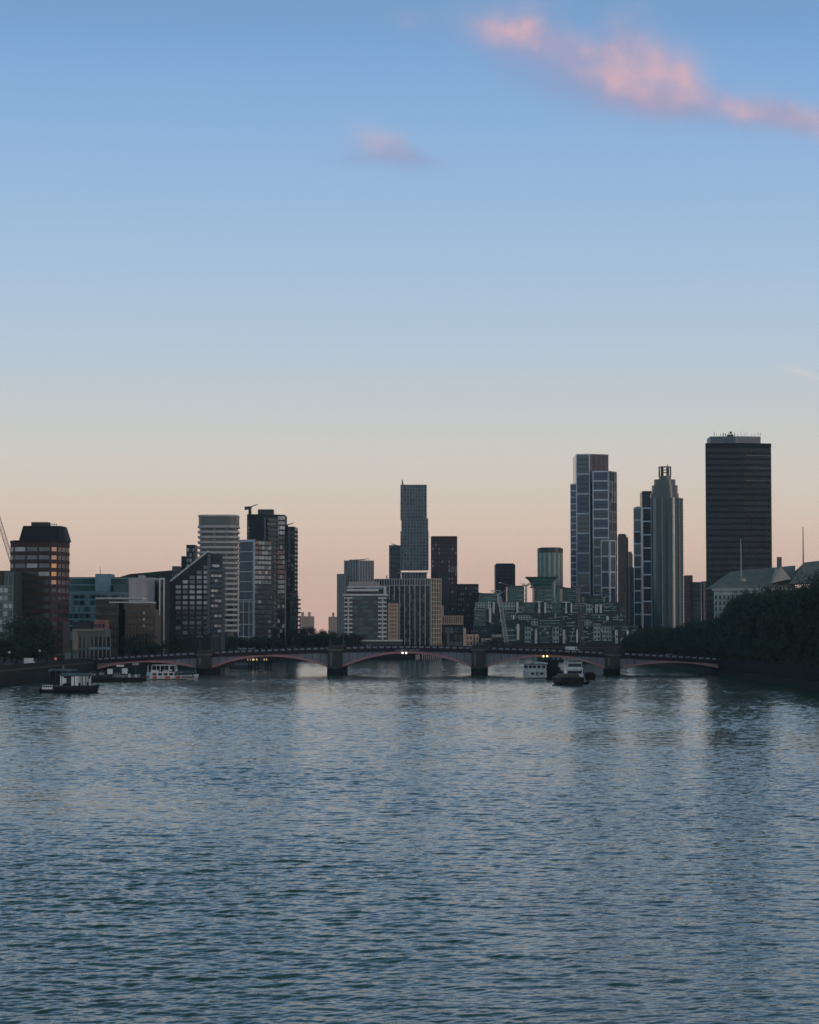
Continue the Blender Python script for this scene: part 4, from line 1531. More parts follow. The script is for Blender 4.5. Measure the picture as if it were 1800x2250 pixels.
# --- plum tower and annex
Y = 1640
r = root('plum_tower', 'dark plum-red tower dotted with small pale windows', 'building', 976, Y)
A, B, z1, c, _ = block(r, 947, 1005, Y, 24, 1178, purple)
facade(r, A, B, G, Z(1192, Y), 24, 8, [purple2, M('plum_window', (.24, .21, .23), rough=.3, spec=.6), purple2, M('plum_window2', (.06, .055, .07), rough=.3)], wf=.46, hf=.5, indiv=True)
facade(r, (X(987, Y), Y), (X(1005, Y), Y), Z(1258, Y), Z(1245, Y), 1, 4, [purple2], wf=.3, hf=.9, pier=(M('plum_pale', (.22, .20, .21)), .6, .3), name='slot_window')
wall_prism(r, [(X(962, Y), Y - 4), (X(986, Y), Y - 4), (X(986, Y), Y), (X(962, Y), Y)], G, Z(1257, Y), M('plain_grey_shaft', (.040, .042, .050)), 'plain_shaft')
r = root('plum_annex', 'low dark plum block right of the plum tower', 'building', 1030, Y)
A, B, z1, c, _ = block(r, 1004, 1052, Y + 6, 24, 1283, purple)
facade(r, A, B, G, Z(1287, Y), 11, 9, [purple2, M('plum_window', ()), purple2], wf=.5, hf=.45, indiv=True)

# --- cream crowned block and dark hall
Y = 1395
r = root('crowned_block', 'cream block with a crown of upright piers over a dark hall', 'building', 990, Y)
A, B, z1, c, _ = block(r, 968, 1018, Y, 20, 1356, M('crown_core', (.10, .07, .06)), z0=G - .5)
crm = M('crown_cream', (.50, .38, .31))
facade(r, A, B, Z(1371, Y), Z(1354, Y), 1, 12, [glassd], wf=.5, hf=.9, pier=(crm, .55, .5), band=(crm, .7, .6))
A, B, z1, c, _ = block(r, 966, 1017, Y - 8, 20, 1374, M('dark_hall', (.016, .022, .024), rough=.5), 'hall', z0=G - .5)
facade(r, A, B, G, z1 - 1, 3, 5, [glassd, glassg2, darkc], wf=.8, hf=.8)
piece('hall_fin', r, A, (1, 0), (0, -1), 4.0, 5.6, 0, .4, G, Z(1378, Y), M('fin_grey', ()))
wall_prism(r, [(X(969, Y), Y + 14), (X(976, Y), Y + 14), (X(976, Y), Y + 22), (X(969, Y), Y + 22)], G, Z(1330, Y), crm, 'stair_tower')

# --- small cream building
Y = 1540
r = root('cream_building', 'small cream building behind the middle pier', 'building', 1050, Y)
A, B, z1, c, _ = block(r, 1024, 1052, Y, 14, 1394, M('cream_wall', (.56, .40, .30)), z0=G - .5)
facade(r, A, B, G, Z(1396, Y), 2, 4, [glassd, gld], wf=.45, hf=.55)
A, B, z1, c, _ = block(r, 1057, 1081, Y - 4, 12, 1403, M('cream_wall', ()), 'wall', z0=G - .5)
facade(r, A, B, G, Z(1408, Y), 1, 4, [glassd], wf=.5, hf=.6)
block(r, 1011, 1024, Y - 2, 8, 1380, M('cream_wall', ()), 'gable_wall', z0=G - .5)
A, B, z1, c, _ = block(r, 1080, 1102, Y + 6, 10, 1394, M('grey_wall', (.28, .25, .22)), 'wall', z0=G - .5)
facade(r, A, B, G, Z(1397, Y), 2, 4, [glassd], wf=.4, hf=.5)
# ------------------------------------------------------------------ green glass riverside apartments with gull-wing roofs
def gull_roof(root_, p0, p1, Y, ytop, sag, D, lip=1.0):
    """Thin curved roof sheet, turned up at both ends."""
    x0, x1, zt = X(p0, Y), X(p1, Y), Z(ytop, Y)
    n = 14
    b = MB()
    pr = []
    for i in range(n + 1):
        t = -1 + 2 * i / n
        pr.append((x0 + (x1 - x0) * i / n, zt - sag * (1 - t * t)))
    for (xa, za_), (xb, zb_) in zip(pr[:-1], pr[1:]):
        b.hexa([(xa, Y - 3, za_ - .45), (xb, Y - 3, zb_ - .45), (xb, Y + D, zb_ - .45), (xa, Y + D, za_ - .45)],
               [(xa, Y - 3, za_), (xb, Y - 3, zb_), (xb, Y + D, zb_), (xa, Y + D, za_)])
    b.build('gull_roof', glassg, root_)


def y_prop(root_, px, Y, ytop, ymid, ybot, half):
    b = MB()
    x = X(px, Y)
    zm, zt = Z(ymid, Y), Z(ytop, Y)
    b.tube((x, Y - 2, Z(ybot, Y)), (x, Y - 2, zm), .75, .62, 8)
    for s in (-1, -.45, .45, 1):
        b.tube((x, Y - 2, zm), (x + s * half, Y - 2, zt), .32, .2, 6)
    b.build('roof_prop', M('prop_white', (.40, .41, .40), rough=.5), root_)


wgw = M('wharf_white', (.78, .75, .71), rough=.6)
wgp = M('wharf_pink_white', (.72, .60, .56), rough=.6)
wgt = M('wharf_teal_frame', (.16, .27, .265), rough=.5)
wgw2 = M('wharf_grey_white', (.28, .34, .34), rough=.6)


def wharf_tower(px0, px1, Y, ybody, roof, props, label, curved=False):
    r = root('wharf_tower', label, 'building', (px0 + px1) / 2, Y, 'green glass riverside towers with winged roofs')
    A, B, z1, c, _ = block(r, px0, px1, Y, 26, ybody, M('wharf_core', (.022, .046, .045), rough=.3))
    n = max(6, int((z1 - Z(1330, Y)) / 3.1))
    facade(r, A, B, Z(1332, Y), z1, n, max(4, int((px1 - px0) / 9)), [glassg, glassg, glassg2, glassg2, glasst], wf=.9, hf=.7, band=(wgt, .4, .3))
    U, N, L = frame2(A, B)
    for u in (L * .22, L * .8):
        piece('glass_shaft', r, A, U, N, u - 1.1, u + 1.1, -.1, .9, Z(1330, Y), z1 - 1, glassg)
    for k in range(4):
        z = Z(1328, Y) + k * 3.1
        piece('balcony', r, A, U, N, L - 5, L + .6, 0, 1.4, z, z + .5, wgw2)
    p0, p1, yt, sag = roof
    gull_roof(r, p0, p1, Y, yt, sag, 26)
    for p in props:
        y_prop(r, *p)
    return r


wharf_tower(1050, 1096, 1612, 1304, (1038, 1112, 1298, 2.0), [(1094, 1612, 1298, 1308, 1330, 5.0)], 'leftmost and lowest green glass tower with flared roof edge')
wharf_tower(1112, 1152, 1622, 1289, (1100, 1172, 1279, 2.6), [(1156, 1622, 1280, 1290, 1326, 4.0)], 'second green glass winged tower from the left, narrow white prop')
r3 = wharf_tower(1170, 1212, 1634, 1290, (1168, 1214, 1289, .5), [(1217, 1634, 1271, 1284, 1312, 5.0)], 'tallest green glass winged tower with big flared curved roof')
b = MB()                                                     # flaring curved crown
Yc = 1634
prof = [(1290, 1171, 1212), (1285, 1170.5, 1213), (1280, 1169.5, 1214), (1275, 1167, 1217), (1271, 1163, 1222), (1267.5, 1157, 1229)]
for (ya, la, ra), (yb, lb, rb) in zip(prof[:-1], prof[1:]):
    b.hexa([(X(la, Yc), Yc - 3, Z(ya, Yc)), (X(ra, Yc), Yc - 3, Z(ya, Yc)), (X(ra, Yc), Yc + 26, Z(ya, Yc)), (X(la, Yc), Yc + 26, Z(ya, Yc))],
           [(X(lb, Yc), Yc - 4, Z(yb, Yc)), (X(rb, Yc), Yc - 4, Z(yb, Yc)), (X(rb, Yc), Yc + 28, Z(yb, Yc)), (X(lb, Yc), Yc + 28, Z(yb, Yc))])
b.build('flared_crown', glassg, r3)
for yy in (1274, 1281, 1288):
    piece('crown_band', r3, (X(1170, Yc), Yc - 4.2), (1, 0), (0, -1), 0, X(1214, Yc) - X(1170, Yc), -.2, .2, Z(yy + 1, Yc), Z(yy, Yc), wgt)
wharf_tower(1231, 1264, 1646, 1293, (1222, 1288, 1284, 2.6), [(1272, 1646, 1285, 1294, 1326, 4.6)], 'fourth green glass winged tower, in front of the tall blue tower')
wharf_tower(1278, 1324, 1656, 1310, (1270, 1340, 1304, 2.0), [(1327, 1656, 1306, 1315, 1330, 4.4)], 'rightmost green glass winged tower, lowest roof before the blue tower')

r = root('wharf_terrace', 'long stepped terrace of green glass flats with white balcony stacks above the bridge', 'building', 1200, 1570)
# upper terrace tier
Y = 1600
tiers = []
A, B, z1, c, _ = block(r, 1040, 1358, Y, 24, 1323, M('terrace_core', (.020, .034, .035), rough=.35), 'upper_wall')


def bay(px0, px1, Y, y0, y1, kind):
    A, B = (X(px0, Y), Y), (X(px1, Y), Y)
    z0, z1 = Z(y1, Y), Z(y0, Y)
    n = max(2, round((z1 - z0) / 3.1))
    L = B[0] - A[0]
    if kind == 'glass':
        facade(r, A, B, z0, z1, n, max(2, int((px1 - px0) / 7)), [glassg, glassg2, glassg2, glasst], wf=.92, hf=.76, band=(wgt, .3, .25))
        piece('bay_roof', r, A, (1, 0), (0, -1), -.4, L + .4, -.2, 1.0, z1, z1 + .4, wgw2)
    elif kind == 'lattice':
        m = M('lattice_grey', (.28, .36, .355), rough=.6)
        cols = max(2, int((px1 - px0) / 5.5))
        piece('bay_wall', r, A, (1, 0), (0, -1), 0, L, -.2, .5, z0, z1, m)
        facade(r, A, B, z0, z1, n, cols, [glassd, glassg2], wf=.52, hf=.55, base=.5)
    elif kind == 'balcony':
        for k in range(n):
            z = z0 + (z1 - z0) * k / n
            piece('balcony', r, A, (1, 0), (0, -1), 0, L, -.1, 1.6, z, z + .55, wgw2)
            piece('window', r, A, (1, 0), (0, -1), .3, L - .3, -.1, .1, z + .7, z + 2.6, random.choice([glassd, glassg2, glasst]))
    elif kind == 'stack':                                   # white open stack with rounded holes
        piece('stack_post', r, A, (1, 0), (0, -1), 0, .55, -.1, 1.2, z0, z1, wgw)
        piece('stack_post', r, A, (1, 0), (0, -1), L - .55, L, -.1, 1.2, z0, z1, wgw)
        for k in range(n + 1):
            z = z0 + (z1 - z0) * k / n
            piece('stack_slab', r, A, (1, 0), (0, -1), .56, L - .56, -.1, 1.18, z - .3, z + .3, wgw)
    elif kind == 'pillar':
        piece('white_pillar', r, A, (1, 0), (0, -1), 0, L, -.1, 1.4, z0, z1, wgp)
    elif kind == 'tee':
        piece('white_pillar', r, A, (1, 0), (0, -1), L * .42, L * .58, -.1, 1.2, z0, z1, wgw)
        piece('white_canopy', r, A, (1, 0), (0, -1), -.2, L + .2, -.1, 1.6, z1, z1 + .5, wgw)
        piece('white_pillar', r, A, (1, 0), (0, -1), L * .32, L * .68, -.1, 1.3, z0, z0 + (z1 - z0) * .42, wgp)


for q in ((1045, 1070, 1324, 1336, 'lattice'), (1072, 1078, 1323, 1336, 'stack'), (1083, 1087, 1323, 1350, 'stack'), (1105, 1132, 1324, 1340, 'lattice'), (1135, 1139, 1323, 1356, 'stack'),
          (1139, 1149, 1327, 1356, 'balcony'), (1150, 1174, 1325, 1350, 'glass'), (1177, 1192, 1323, 1348, 'tee'), (1196, 1200, 1324, 1360, 'stack'), (1200, 1210, 1327, 1362, 'balcony'),
          (1211, 1233, 1324, 1362, 'glass'), (1236, 1252, 1324, 1358, 'tee'), (1254, 1257, 1326, 1358, 'stack'), (1258, 1268, 1328, 1356, 'balcony'), (1274, 1287, 1327, 1349, 'glass'),
          (1288, 1302, 1328, 1350, 'lattice'), (1308, 1313, 1328, 1348, 'stack'), (1318, 1322, 1328, 1348, 'stack'), (1326, 1340, 1326, 1343, 'balcony')):
    bay(q[0], q[1], Y - .02, q[2], q[3], q[4])
Y = 1588
A, B, z1, c, _ = block(r, 1040, 1372, Y, 14, 1347, M('terrace_core2', (.022, .036, .037), rough=.4), 'middle_wall')
for q in ((1042, 1068, 1340, 1374, 'glass'), (1074.5, 1079.5, 1337, 1368, 'pillar'), (1110, 1128, 1346, 1362, 'glass'), (1127, 1130.5, 1352, 1361, 'pillar'), (1140, 1164, 1352, 1362, 'lattice'),
          (1168, 1182, 1360, 1374, 'lattice'), (1186, 1230, 1364, 1375, 'glass'), (1245, 1262, 1364, 1375, 'balcony'), (1284, 1297, 1362, 1374, 'lattice'), (1300, 1330, 1352, 1364, 'glass'),
          (1332, 1337, 1354, 1362, 'stack'), (1346, 1358, 1353, 1362, 'balcony')):
    bay(q[0], q[1], Y - .02, q[2], q[3], q[4])
for q in ((1040, 1140, 1358), (1140, 1260, 1362), (1300, 1385, 1364)):
    piece('terrace_edge', r, (X(q[0], Y), Y), (1, 0), (0, -1), 0, X(q[1], Y) - X(q[0], Y), 0, .9, Z(q[2] + 1.6, Y), Z(q[2], Y), M('terrace_edge', (.045, .07, .07)))
Y = 1574
A, B, z1, c, _ = block(r, 1100, 1402, Y, 14, 1376, M('terrace_core3', (.020, .032, .034), rough=.4), 'lower_wall', z0=G - .5)
piece('terrace_edge', r, (X(1168, Y), Y), (1, 0), (0, -1), 0, X(1402, Y) - X(1168, Y), 0, .9, Z(1377, Y), Z(1374.6, Y), M('terrace_edge_pale', (.085, .125, .125)))
for q in ((1102, 1132, 1376, 1408, 'balcony'), (1135.5, 1140.5, 1371, 1406, 'pillar'), (1153, 1167, 1378, 1412, 'lattice'), (1175, 1180, 1384, 1414, 'stack'), (1186, 1208, 1378, 1412, 'glass'),
          (1214, 1228, 1378, 1412, 'lattice'), (1236.5, 1241.5, 1384, 1413, 'stack'), (1252, 1263, 1379, 1410, 'balcony'), (1266, 1269.5, 1385, 1412, 'stack'), (1282, 1292, 1378, 1412, 'balcony'),
          (1304, 1319, 1370, 1408, 'lattice'), (1323, 1343, 1378, 1408, 'lattice'), (1351, 1356.5, 1385, 1413, 'stack'), (1368, 1376, 1379, 1391, 'glass'), (1377, 1380.5, 1385, 1412, 'stack'),
          (1388, 1400, 1380, 1392, 'balcony')):
    bay(q[0], q[1], Y - .02, q[2], q[3], q[4])
b = MB()
b.box(X(1105, Y), X(1400, Y), Y - 6, Y, G - .5, Z(1414, Y))
b.build('arcade', M('arcade_dark', (.02, .02, .023)), r)
rw = random.Random(5)
for Yw, (q0, q1, y0, y1), cnt in ((1599.9, (1042, 1355, 1326, 1344), 60), (1587.9, (1042, 1370, 1350, 1372), 70), (1573.9, (1104, 1400, 1380, 1410), 90)):
    for k in range(cnt):                                      # small windows, ledges and balcony fronts scattered over the terrace
        px, py = rw.uniform(q0, q1), rw.uniform(y0, y1)
        w_, h_, m_ = rw.choice(((1.0, 1.5, blind), (.8, 1.6, wgw2), (3.2, .45, wgw2), (2.6, .5, wgt), (.6, 3.2, wgw2), (1.4, 1.3, glassd), (1.8, 1.5, glassg)))
        piece('ledge' if h_ < 1 else 'small_window', r, (X(px, Yw), Yw), (1, 0), (0, -1), 0, w_, -.1, .3 if h_ > 1 else 1.1, Z(py, Yw), Z(py, Yw) + h_, m_)

# leaning lattice crane booms on the shore
for (p0, y0, p1, y1, lb, m_) in ((1114, 1422, 1098, 1314, 'pale leaning lattice crane boom before the left of the green glass terrace', lightm),
                                 (1280, 1412, 1268, 1290, 'brownish leaning lattice crane boom before the right of the green glass terrace', M('rusty_boom', (.16, .13, .12)))):
    Y = 1552
    r = root('crane_boom', lb, 'crane', p0, Y)
    b = MB()
    lattice(b, (X(p0, Y), Y, G - .4), (X(p1, Y), Y, Z(y1, Y)), 2.4, 18, .22)
    b.build('boom', m_, r)
    b = MB()
    b.box(X(p0, Y) - 2.2, X(p0, Y) + 2.2, Y - 2.4, Y + 2.4, G - .5, G + 2.6)
    b.build('slewing_base', steel, r)
    b = MB()
    b.tube((X(p1, Y), Y, Z(y1, Y)), (X(p1, Y) + .6, Y, Z(y1, Y) + 1.6), .5, .2, 6)
    b.build('boom_head', m_, r)

# ------------------------------------------------------------------ round white-piered tower
Y = 1800


def cyl_plan(cx, cy, rad, n=40, a0=0.0):
    return [(cx + rad * math.cos(2 * math.pi * i / n + a0), cy + rad * math.sin(2 * math.pi * i / n + a0)) for i in range(n)]


r = root('round_tower', 'pale green cylindrical tower with white vertical piers behind the winged roofs', 'building', 1211, Y)
rad = (X(1238, Y) - X(1184, Y)) / 2
cx, cy = X(1211, Y), Y + rad
wall_prism(r, cyl_plan(cx, cy, rad), G, Z(1214, Y), M('round_core', (.06, .09, .09), rough=.35))
wall_prism(r, cyl_plan(cx, cy, rad + .5), Z(1214, Y), Z(1204, Y), M('round_crown', (.035, .055, .058), rough=.3), 'crown_ring')
wall_prism(r, cyl_plan(cx, cy, rad - 1), Z(1204, Y), Z(1202.5, Y), steel, 'roof')
for k in range(30):
    t = 2 * math.pi * k / 30
    U, N = (-math.sin(t), math.cos(t)), (math.cos(t), math.sin(t))
    if N[1] > .3:
        continue
    o = (cx + N[0] * rad, cy + N[1] * rad)
    wd = .5 if k % 2 else 1.1
    piece('pier', r, o, (N[1] * -1, N[0]), N, -wd, wd, -.1, .35, G, Z(1214, Y), M('round_pier', (.34, .40, .37)) if k % 2 == 0 else M('round_pier2', (.22, .27, .26)))
for k in range(22):
    z = G + (Z(1214, Y) - G) * k / 22
    b = MB()
    b.prism(cyl_plan(cx, cy, rad + .12), z, z + .9)
    b.build('floor_ring', M('round_ring', (.13, .17, .165), rough=.5), r)

# --- plum banded tower
Y = 1850
r = root('plum_banded_tower', 'dark purple tower with slightly domed top and thin pale floor lines', 'building', 1111, Y)
x0, x1 = X(1089, Y), X(1133, Y)
pl = [(x0, Y + 3), ((x0 + x1) / 2, Y), (x1, Y + 3), (x1, Y + 24), (x0, Y + 24)]
wall_prism(r, pl, G, Z(1240, Y), M('plum_band_wall', (.026, .022, .034), rough=.4))
wall_prism(r, [(x0 + 1, Y + 5), (x1 - 1, Y + 5), (x1 - 1, Y + 20), (x0 + 1, Y + 20)], Z(1240, Y), Z(1237.5, Y), purple, 'roof')
for k in range(20):
    z = G + (Z(1244, Y) - G) * (k + 1) / 20
    for a, b_ in ((pl[0], pl[1]), (pl[1], pl[2])):
        U, N, L = frame2(a, b_)
        piece('floor_band', r, a, U, N, .2, L - .2, -.1, .2, z - .3, z + .3, M('plum_line', (.075, .058, .085)))
        if k > 8:
            for q in range(4):
                if random.random() < .5:
                    piece('window', r, a, U, N, L * (q + .15) / 4, L * (q + .6) / 4, -.05, .1, z - 2.6, z - .6, purple2 if random.random() < .7 else M('plum_window2', ()))

# ------------------------------------------------------------------ tall blue glass tower with white frames
frm = M('blue_tower_frame', (.52, .56, .64), rough=.5)
frm2 = M('blue_tower_frame_warm', (.40, .34, .34), rough=.5)


def framed_face(r, a, b_, z0, z1, step, mats, fm=frm, side=True, fw=.8, cols=1):
    """Glass face divided by white frame posts and beams; floors show as thin lines in the glass."""
    U, N, L = frame2(a, b_)
    n = max(1, round((z1 - z0) / step))
    for k in range(n):
        za_, zb_ = z0 + (z1 - z0) * k / n, z0 + (z1 - z0) * (k + 1) / n
        for c_ in range(cols):
            u0, u1 = L * c_ / cols, L * (c_ + 1) / cols
            piece('glass_panel', r, a, U, N, u0 + fw * .5, u1 - fw * .5, -.1, .12, za_ + .25, zb_ - .25, random.choice(mats))
            nl = max(1, round((zb_ - za_) / 3.6))
            for q in range(1, nl):
                zz = za_ + (zb_ - za_) * q / nl
                piece('floor_line', r, a, U, N, u0 + fw * .6, u1 - fw * .6, .11, .2, zz - .22, zz + .22, darkc)
        piece('frame_beam', r, a, U, N, fw * .5, L - fw * .5, -.1, .5, zb_ - .5, zb_ + .5, fm)
    for c_ in range(cols + 1):
        u = L * c_ / cols
        if side or 0 < c_ < cols:
            piece('frame_post', r, a, U, N, max(0, u - fw / 2) if c_ else 0, min(L, u + fw / 2), -.1, .56, z0, z1 + .3, fm)


Y = 1850
r = root('blue_frame_tower', 'tallest blue glass tower, stepped and outlined by white frames', 'building', 1305, Y)
bgw = M('blue_tower_glass', (.012, .022, .040), rough=.16, spec=.6)
# left thin shaft
A, B = (X(1256, Y), Y + 8), (X(1271, Y), Y + 6)
wall_prism(r, [A, B, (B[0], Y + 34), (A[0] * (Y + 34) / (Y + 8), Y + 34)], G, Z(1063, Y), bgw, 'left_shaft')
framed_face(r, A, B, Z(1380, Y), Z(1063, Y), 5.2, GL_BLUE, fw=1.0)
# main left shaft
A, B = (X(1267.5, Y), Y + 3), (X(1298, Y), Y + 1)
wall_prism(r, [A, B, (X(1340, Y), Y + 8), (X(1340, Y), Y + 36), (A[0], Y + 36)], G, Z(998, Y), bgw, 'main_shaft')
framed_face(r, A, B, Z(1390, Y), Z(998, Y), 15.2, [glassb, glassb, M('mid_blue_glass', (.013, .028, .050), rough=.14, spec=.7)], fw=1.6)
# brown finned crown
A, B = (X(1298.6, Y), Y + .9), (X(1340, Y), Y + 7.8)
U, N, L = frame2(A, B)
piece('crown_wall', r, A, U, N, .3, L, -.2, .3, Z(1060, Y), Z(999, Y), M('crown_brown', (.16, .125, .12)))
for k in range(17):
    piece('crown_fin', r, A, U, N, .5 + (L - 1) * k / 17, .5 + (L - 1) * k / 17 + .32, .3, .7, Z(1058, Y), Z(998, Y), M('crown_fin', (.33, .27, .26)) if k % 5 == 0 else M('crown_fin2', (.20, .16, .155)))
piece('crown_rim', r, A, U, N, 0, L, -.2, .75, Z(999, Y), Z(997, Y), M('crown_fin', ()))
# right front shaft
A, B, C2 = (X(1302.5, Y), Y - 4), (X(1337.5, Y), Y - 6), (X(1357, Y), Y + 6)
wall_prism(r, [A, B, C2, (C2[0], Y + 30), (A[0], Y + 30)], G, Z(1036, Y), bgw, 'right_shaft')
framed_face(r, A, B, Z(1390, Y), Z(1037, Y), 7.6, GL_BLUE, fw=1.4)
framed_face(r, B, C2, Z(1390, Y), Z(1037, Y), 8.0, [glassb2, darkc, M('brown_glass', (.045, .036, .036), rough=.25)], fm=M('frame_brownish', (.22, .19, .20), rough=.5), fw=.55, cols=3)
# low front block
Yl = Y - 14
A, B, C2 = (X(1321, Yl), Yl), (X(1340, Yl), Yl - 2), (X(1354, Yl), Yl + 4)
wall_prism(r, [A, B, C2, (C2[0], Y + 10), (A[0], Y + 10)], G, Z(1188, Y), bgw, 'front_block')
framed_face(r, A, B, Z(1395, Yl), Z(1188, Yl), 12.8, [glassb, glassb2], fw=1.5)
framed_face(r, B, C2, Z(1395, Yl), Z(1188, Yl), 12.8, [darkc, glassd], fw=1.3)

# --- brown finned slab and neighbours
Y = 1790
r = root('brown_finned_slab', 'narrow brown tower with fine vertical fins and pale right edge', 'building', 1368, Y)
A, B, z1, c, _ = block(r, 1358, 1377, Y, 18, 1176, M('brown_slab', (.050, .043, .044), rough=.5))
U, N, L = frame2(A, B)
for k in range(7):
    piece('fin', r, A, U, N, L * k / 6.2, L * k / 6.2 + .35, -.1, .4, G, z1 + .5, M('brown_fin', (.15, .13, .13)))
for k in range(1, 7):
    z = G + (z1 - G) * k / 6.4
    piece('floor_band', r, A, U, N, 0, L, -.1, .3, z - .3, z + .3, M('brown_fin', ()))
block(r, 1376.5, 1380.5, Y - 1, 18, 1180, M('pale_edge', (.30, .25, .24)), 'edge_pier')
block(r, 1359, 1375, Y + 3, 10, 1173, steel, 'roof_plant', z0=z1)
r = root('pinkish_tower', 'slim pinkish tower glimpsed between the brown slab and blue block', 'building', 1385, 1950)
A, B, z1, c, _ = block(r, 1379, 1391, 1950, 16, 1217, M('pinkish_tower', (.17, .14, .14)))
facade(r, A, B, Z(1330, 1950), z1 - 2, 12, 2, [M('dim_warm', ())], wf=.7, hf=.5)
block(r, 1381, 1389, 1953, 10, 1212, M('pinkish_tower', ()), 'roof_plant', z0=z1)
r = root('dark_infill_block', 'dark block filling the gap left of the second blue tower', 'building', 1388, 1760)
A, B, z1, c, _ = block(r, 1380, 1397, 1760, 16, 1247, M('infill', (.024, .030, .034), rough=.4))
facade(r, A, B, G, z1 - 1, 16, 3, [glassd, glassg2, darkc], wf=.8, hf=.6, indiv=True)

# --- second blue block, two steps
Y = 1710
r = root('blue_step_tower', 'two-step blue-black glass slab with pale blue frames beside the round glass tower', 'building', 1415, Y)
frb = M('pale_blue_frame', (.32, .43, .53), rough=.5)
A, B = (X(1393.5, Y), Y), (X(1410, Y), Y - 2)
wall_prism(r, [A, B, (B[0], Y + 22), (A[0] * (Y + 22) / Y, Y + 22)], G, Z(1117, Y), bgw)
framed_face(r, A, B, Z(1376, Y), Z(1117, Y), 8.6, [glassb2, glassd, darkc], fm=frb, fw=1.0)
A, B = (X(1411.5, Y), Y - 3), (X(1434, Y), Y - 3)
wall_prism(r, [A, B, (B[0], Y + 24), (A[0] + 1, Y + 24)], G, Z(1080, Y), bgw, 'high_step')
framed_face(r, A, B, Z(1380, Y), Z(1117, Y), 10.2, [glassb2, darkc, glassd], fm=frb, fw=1.1)
framed_face(r, A, B, Z(1117, Y), Z(1081, Y), 14, [darkc], fm=darkc, fw=.5)
block(r, 1396, 1408, Y + 4, 12, 1113, greym, 'roof_plant', z0=Z(1117, Y))

# --- round glass tower with lantern
Y = 1600
r = root('lantern_tower', 'cylindrical dark glass tower in tiers with an open lantern on top', 'building', 1468, Y)
rm = M('round_glass', (.026, .056, .064), rough=.12, spec=.45, metal=.0, var=.25, streak=False)
rm2 = M('round_glass_pale', (.06, .11, .125), rough=.2, spec=.7, metal=.2, streak=False)
R0 = (X(1501, Y) - X(1435, Y)) / 2
cx, cy = X(1468, Y), Y + R0
wall_prism(r, cyl_plan(cx, cy, R0, 48), G, Z(1093, Y), rm, 'shaft')
cx2 = X(1466, Y)
for (pl_, pr_, y0, y1) in ((1434, 1497, 1093, 1083), (1437, 1495, 1083, 1065), (1442, 1490, 1065, 1052), (1453, 1480, 1052, 1044)):
    rr_ = (X(pr_, Y) - X(pl_, Y)) / 2
    top_tier = wall_prism(r, cyl_plan((X(pr_, Y) + X(pl_, Y)) / 2, cy, rr_, 40), Z(y0, Y), Z(y1, Y), rm, 'tier')
b = MB()
xl = X(1466.5, Y)
rl = (X(1480, Y) - X(1453, Y)) / 2
for k in range(8):
    t = 2 * math.pi * k / 8 + .2
    b.tube((xl + rl * math.cos(t), cy + rl * math.sin(t), Z(1045, Y)), (xl + rl * math.cos(t), cy + rl * math.sin(t), Z(1023, Y)), .42, .36, 6)
b.build('lantern_posts', steel, top_tier)
for yy in (1024.5, 1031, 1037):
    b = MB()
    wd = 2.4
    b.box(xl - wd, xl + wd, cy - wd, cy + wd, Z(yy, Y), Z(yy - 1.2, Y))
    b.build('lantern_floor', steel, top_tier)
b = MB()
for sx in (-1, 1):
    for sy in (-1, 1):
        b.box(xl + sx * 2.2 - .5, xl + sx * 2.2 + .5, cy + sy * 2.2 - .5, cy + sy * 2.2 + .5, Z(1045, Y), Z(1023.5, Y))
b.build('lantern_core', steel, top_tier)
b = MB()
b.prism(cyl_plan(xl, cy, rl + .3, 24), Z(1024, Y), Z(1023.2, Y))
b.build('lantern_rim', steel, top_tier)
mast(r, 1469, cy, 1024, 1020, .3)
for k in range(70):                                                 # one thin slab edge per floor
    z = G + (Z(1093, Y) - G) * k / 70
    b = MB()
    b.prism(cyl_plan(cx, cy, R0 + .16, 40), z, z + .42)
    b.build('floor_ring', M('ring_dark', (.020, .033, .036), rough=.4) if k % 2 else M('ring_pale', (.030, .050, .054), rough=.4), r)
fnm = M('lantern_fin', (.20, .25, .27), rough=.6)
for a_, wd, m_ in ((-90 - 52, 1.6, rm2), (-90 - 20, .35, fnm), (-90 + 18, .4, fnm), (-90 + 52, .4, fnm), (-90 - 75, .35, fnm), (-90 + 78, .4, fnm)):
    t = math.radians(a_)
    N = (math.cos(t), math.sin(t))
    o = (cx + N[0] * R0, cy + N[1] * R0)
    piece('vertical_fin', r, o, (-N[1], N[0]), N, -wd, wd, -.2, .7 if wd < 1 else .3, G, Z(1093, Y), m_)
A, B = (X(1494, Y), Y + 6), (X(1505.5, Y), Y + 9)
wall_prism(r, [A, B, (B[0], Y + 24), (A[0], Y + 24)], G, Z(1093, Y), M('wing_green', (.045, .060, .052), rough=.35), 'side_wing')
for k in range(44):
    z = G + (Z(1093, Y) - G) * (k + .4) / 44
    piece('wing_balcony', r, A, *frame2(A, B)[:2], .2, frame2(A, B)[2] + .1, -.1, .5, z, z + .5, M('wing_band', (.085, .11, .10)))

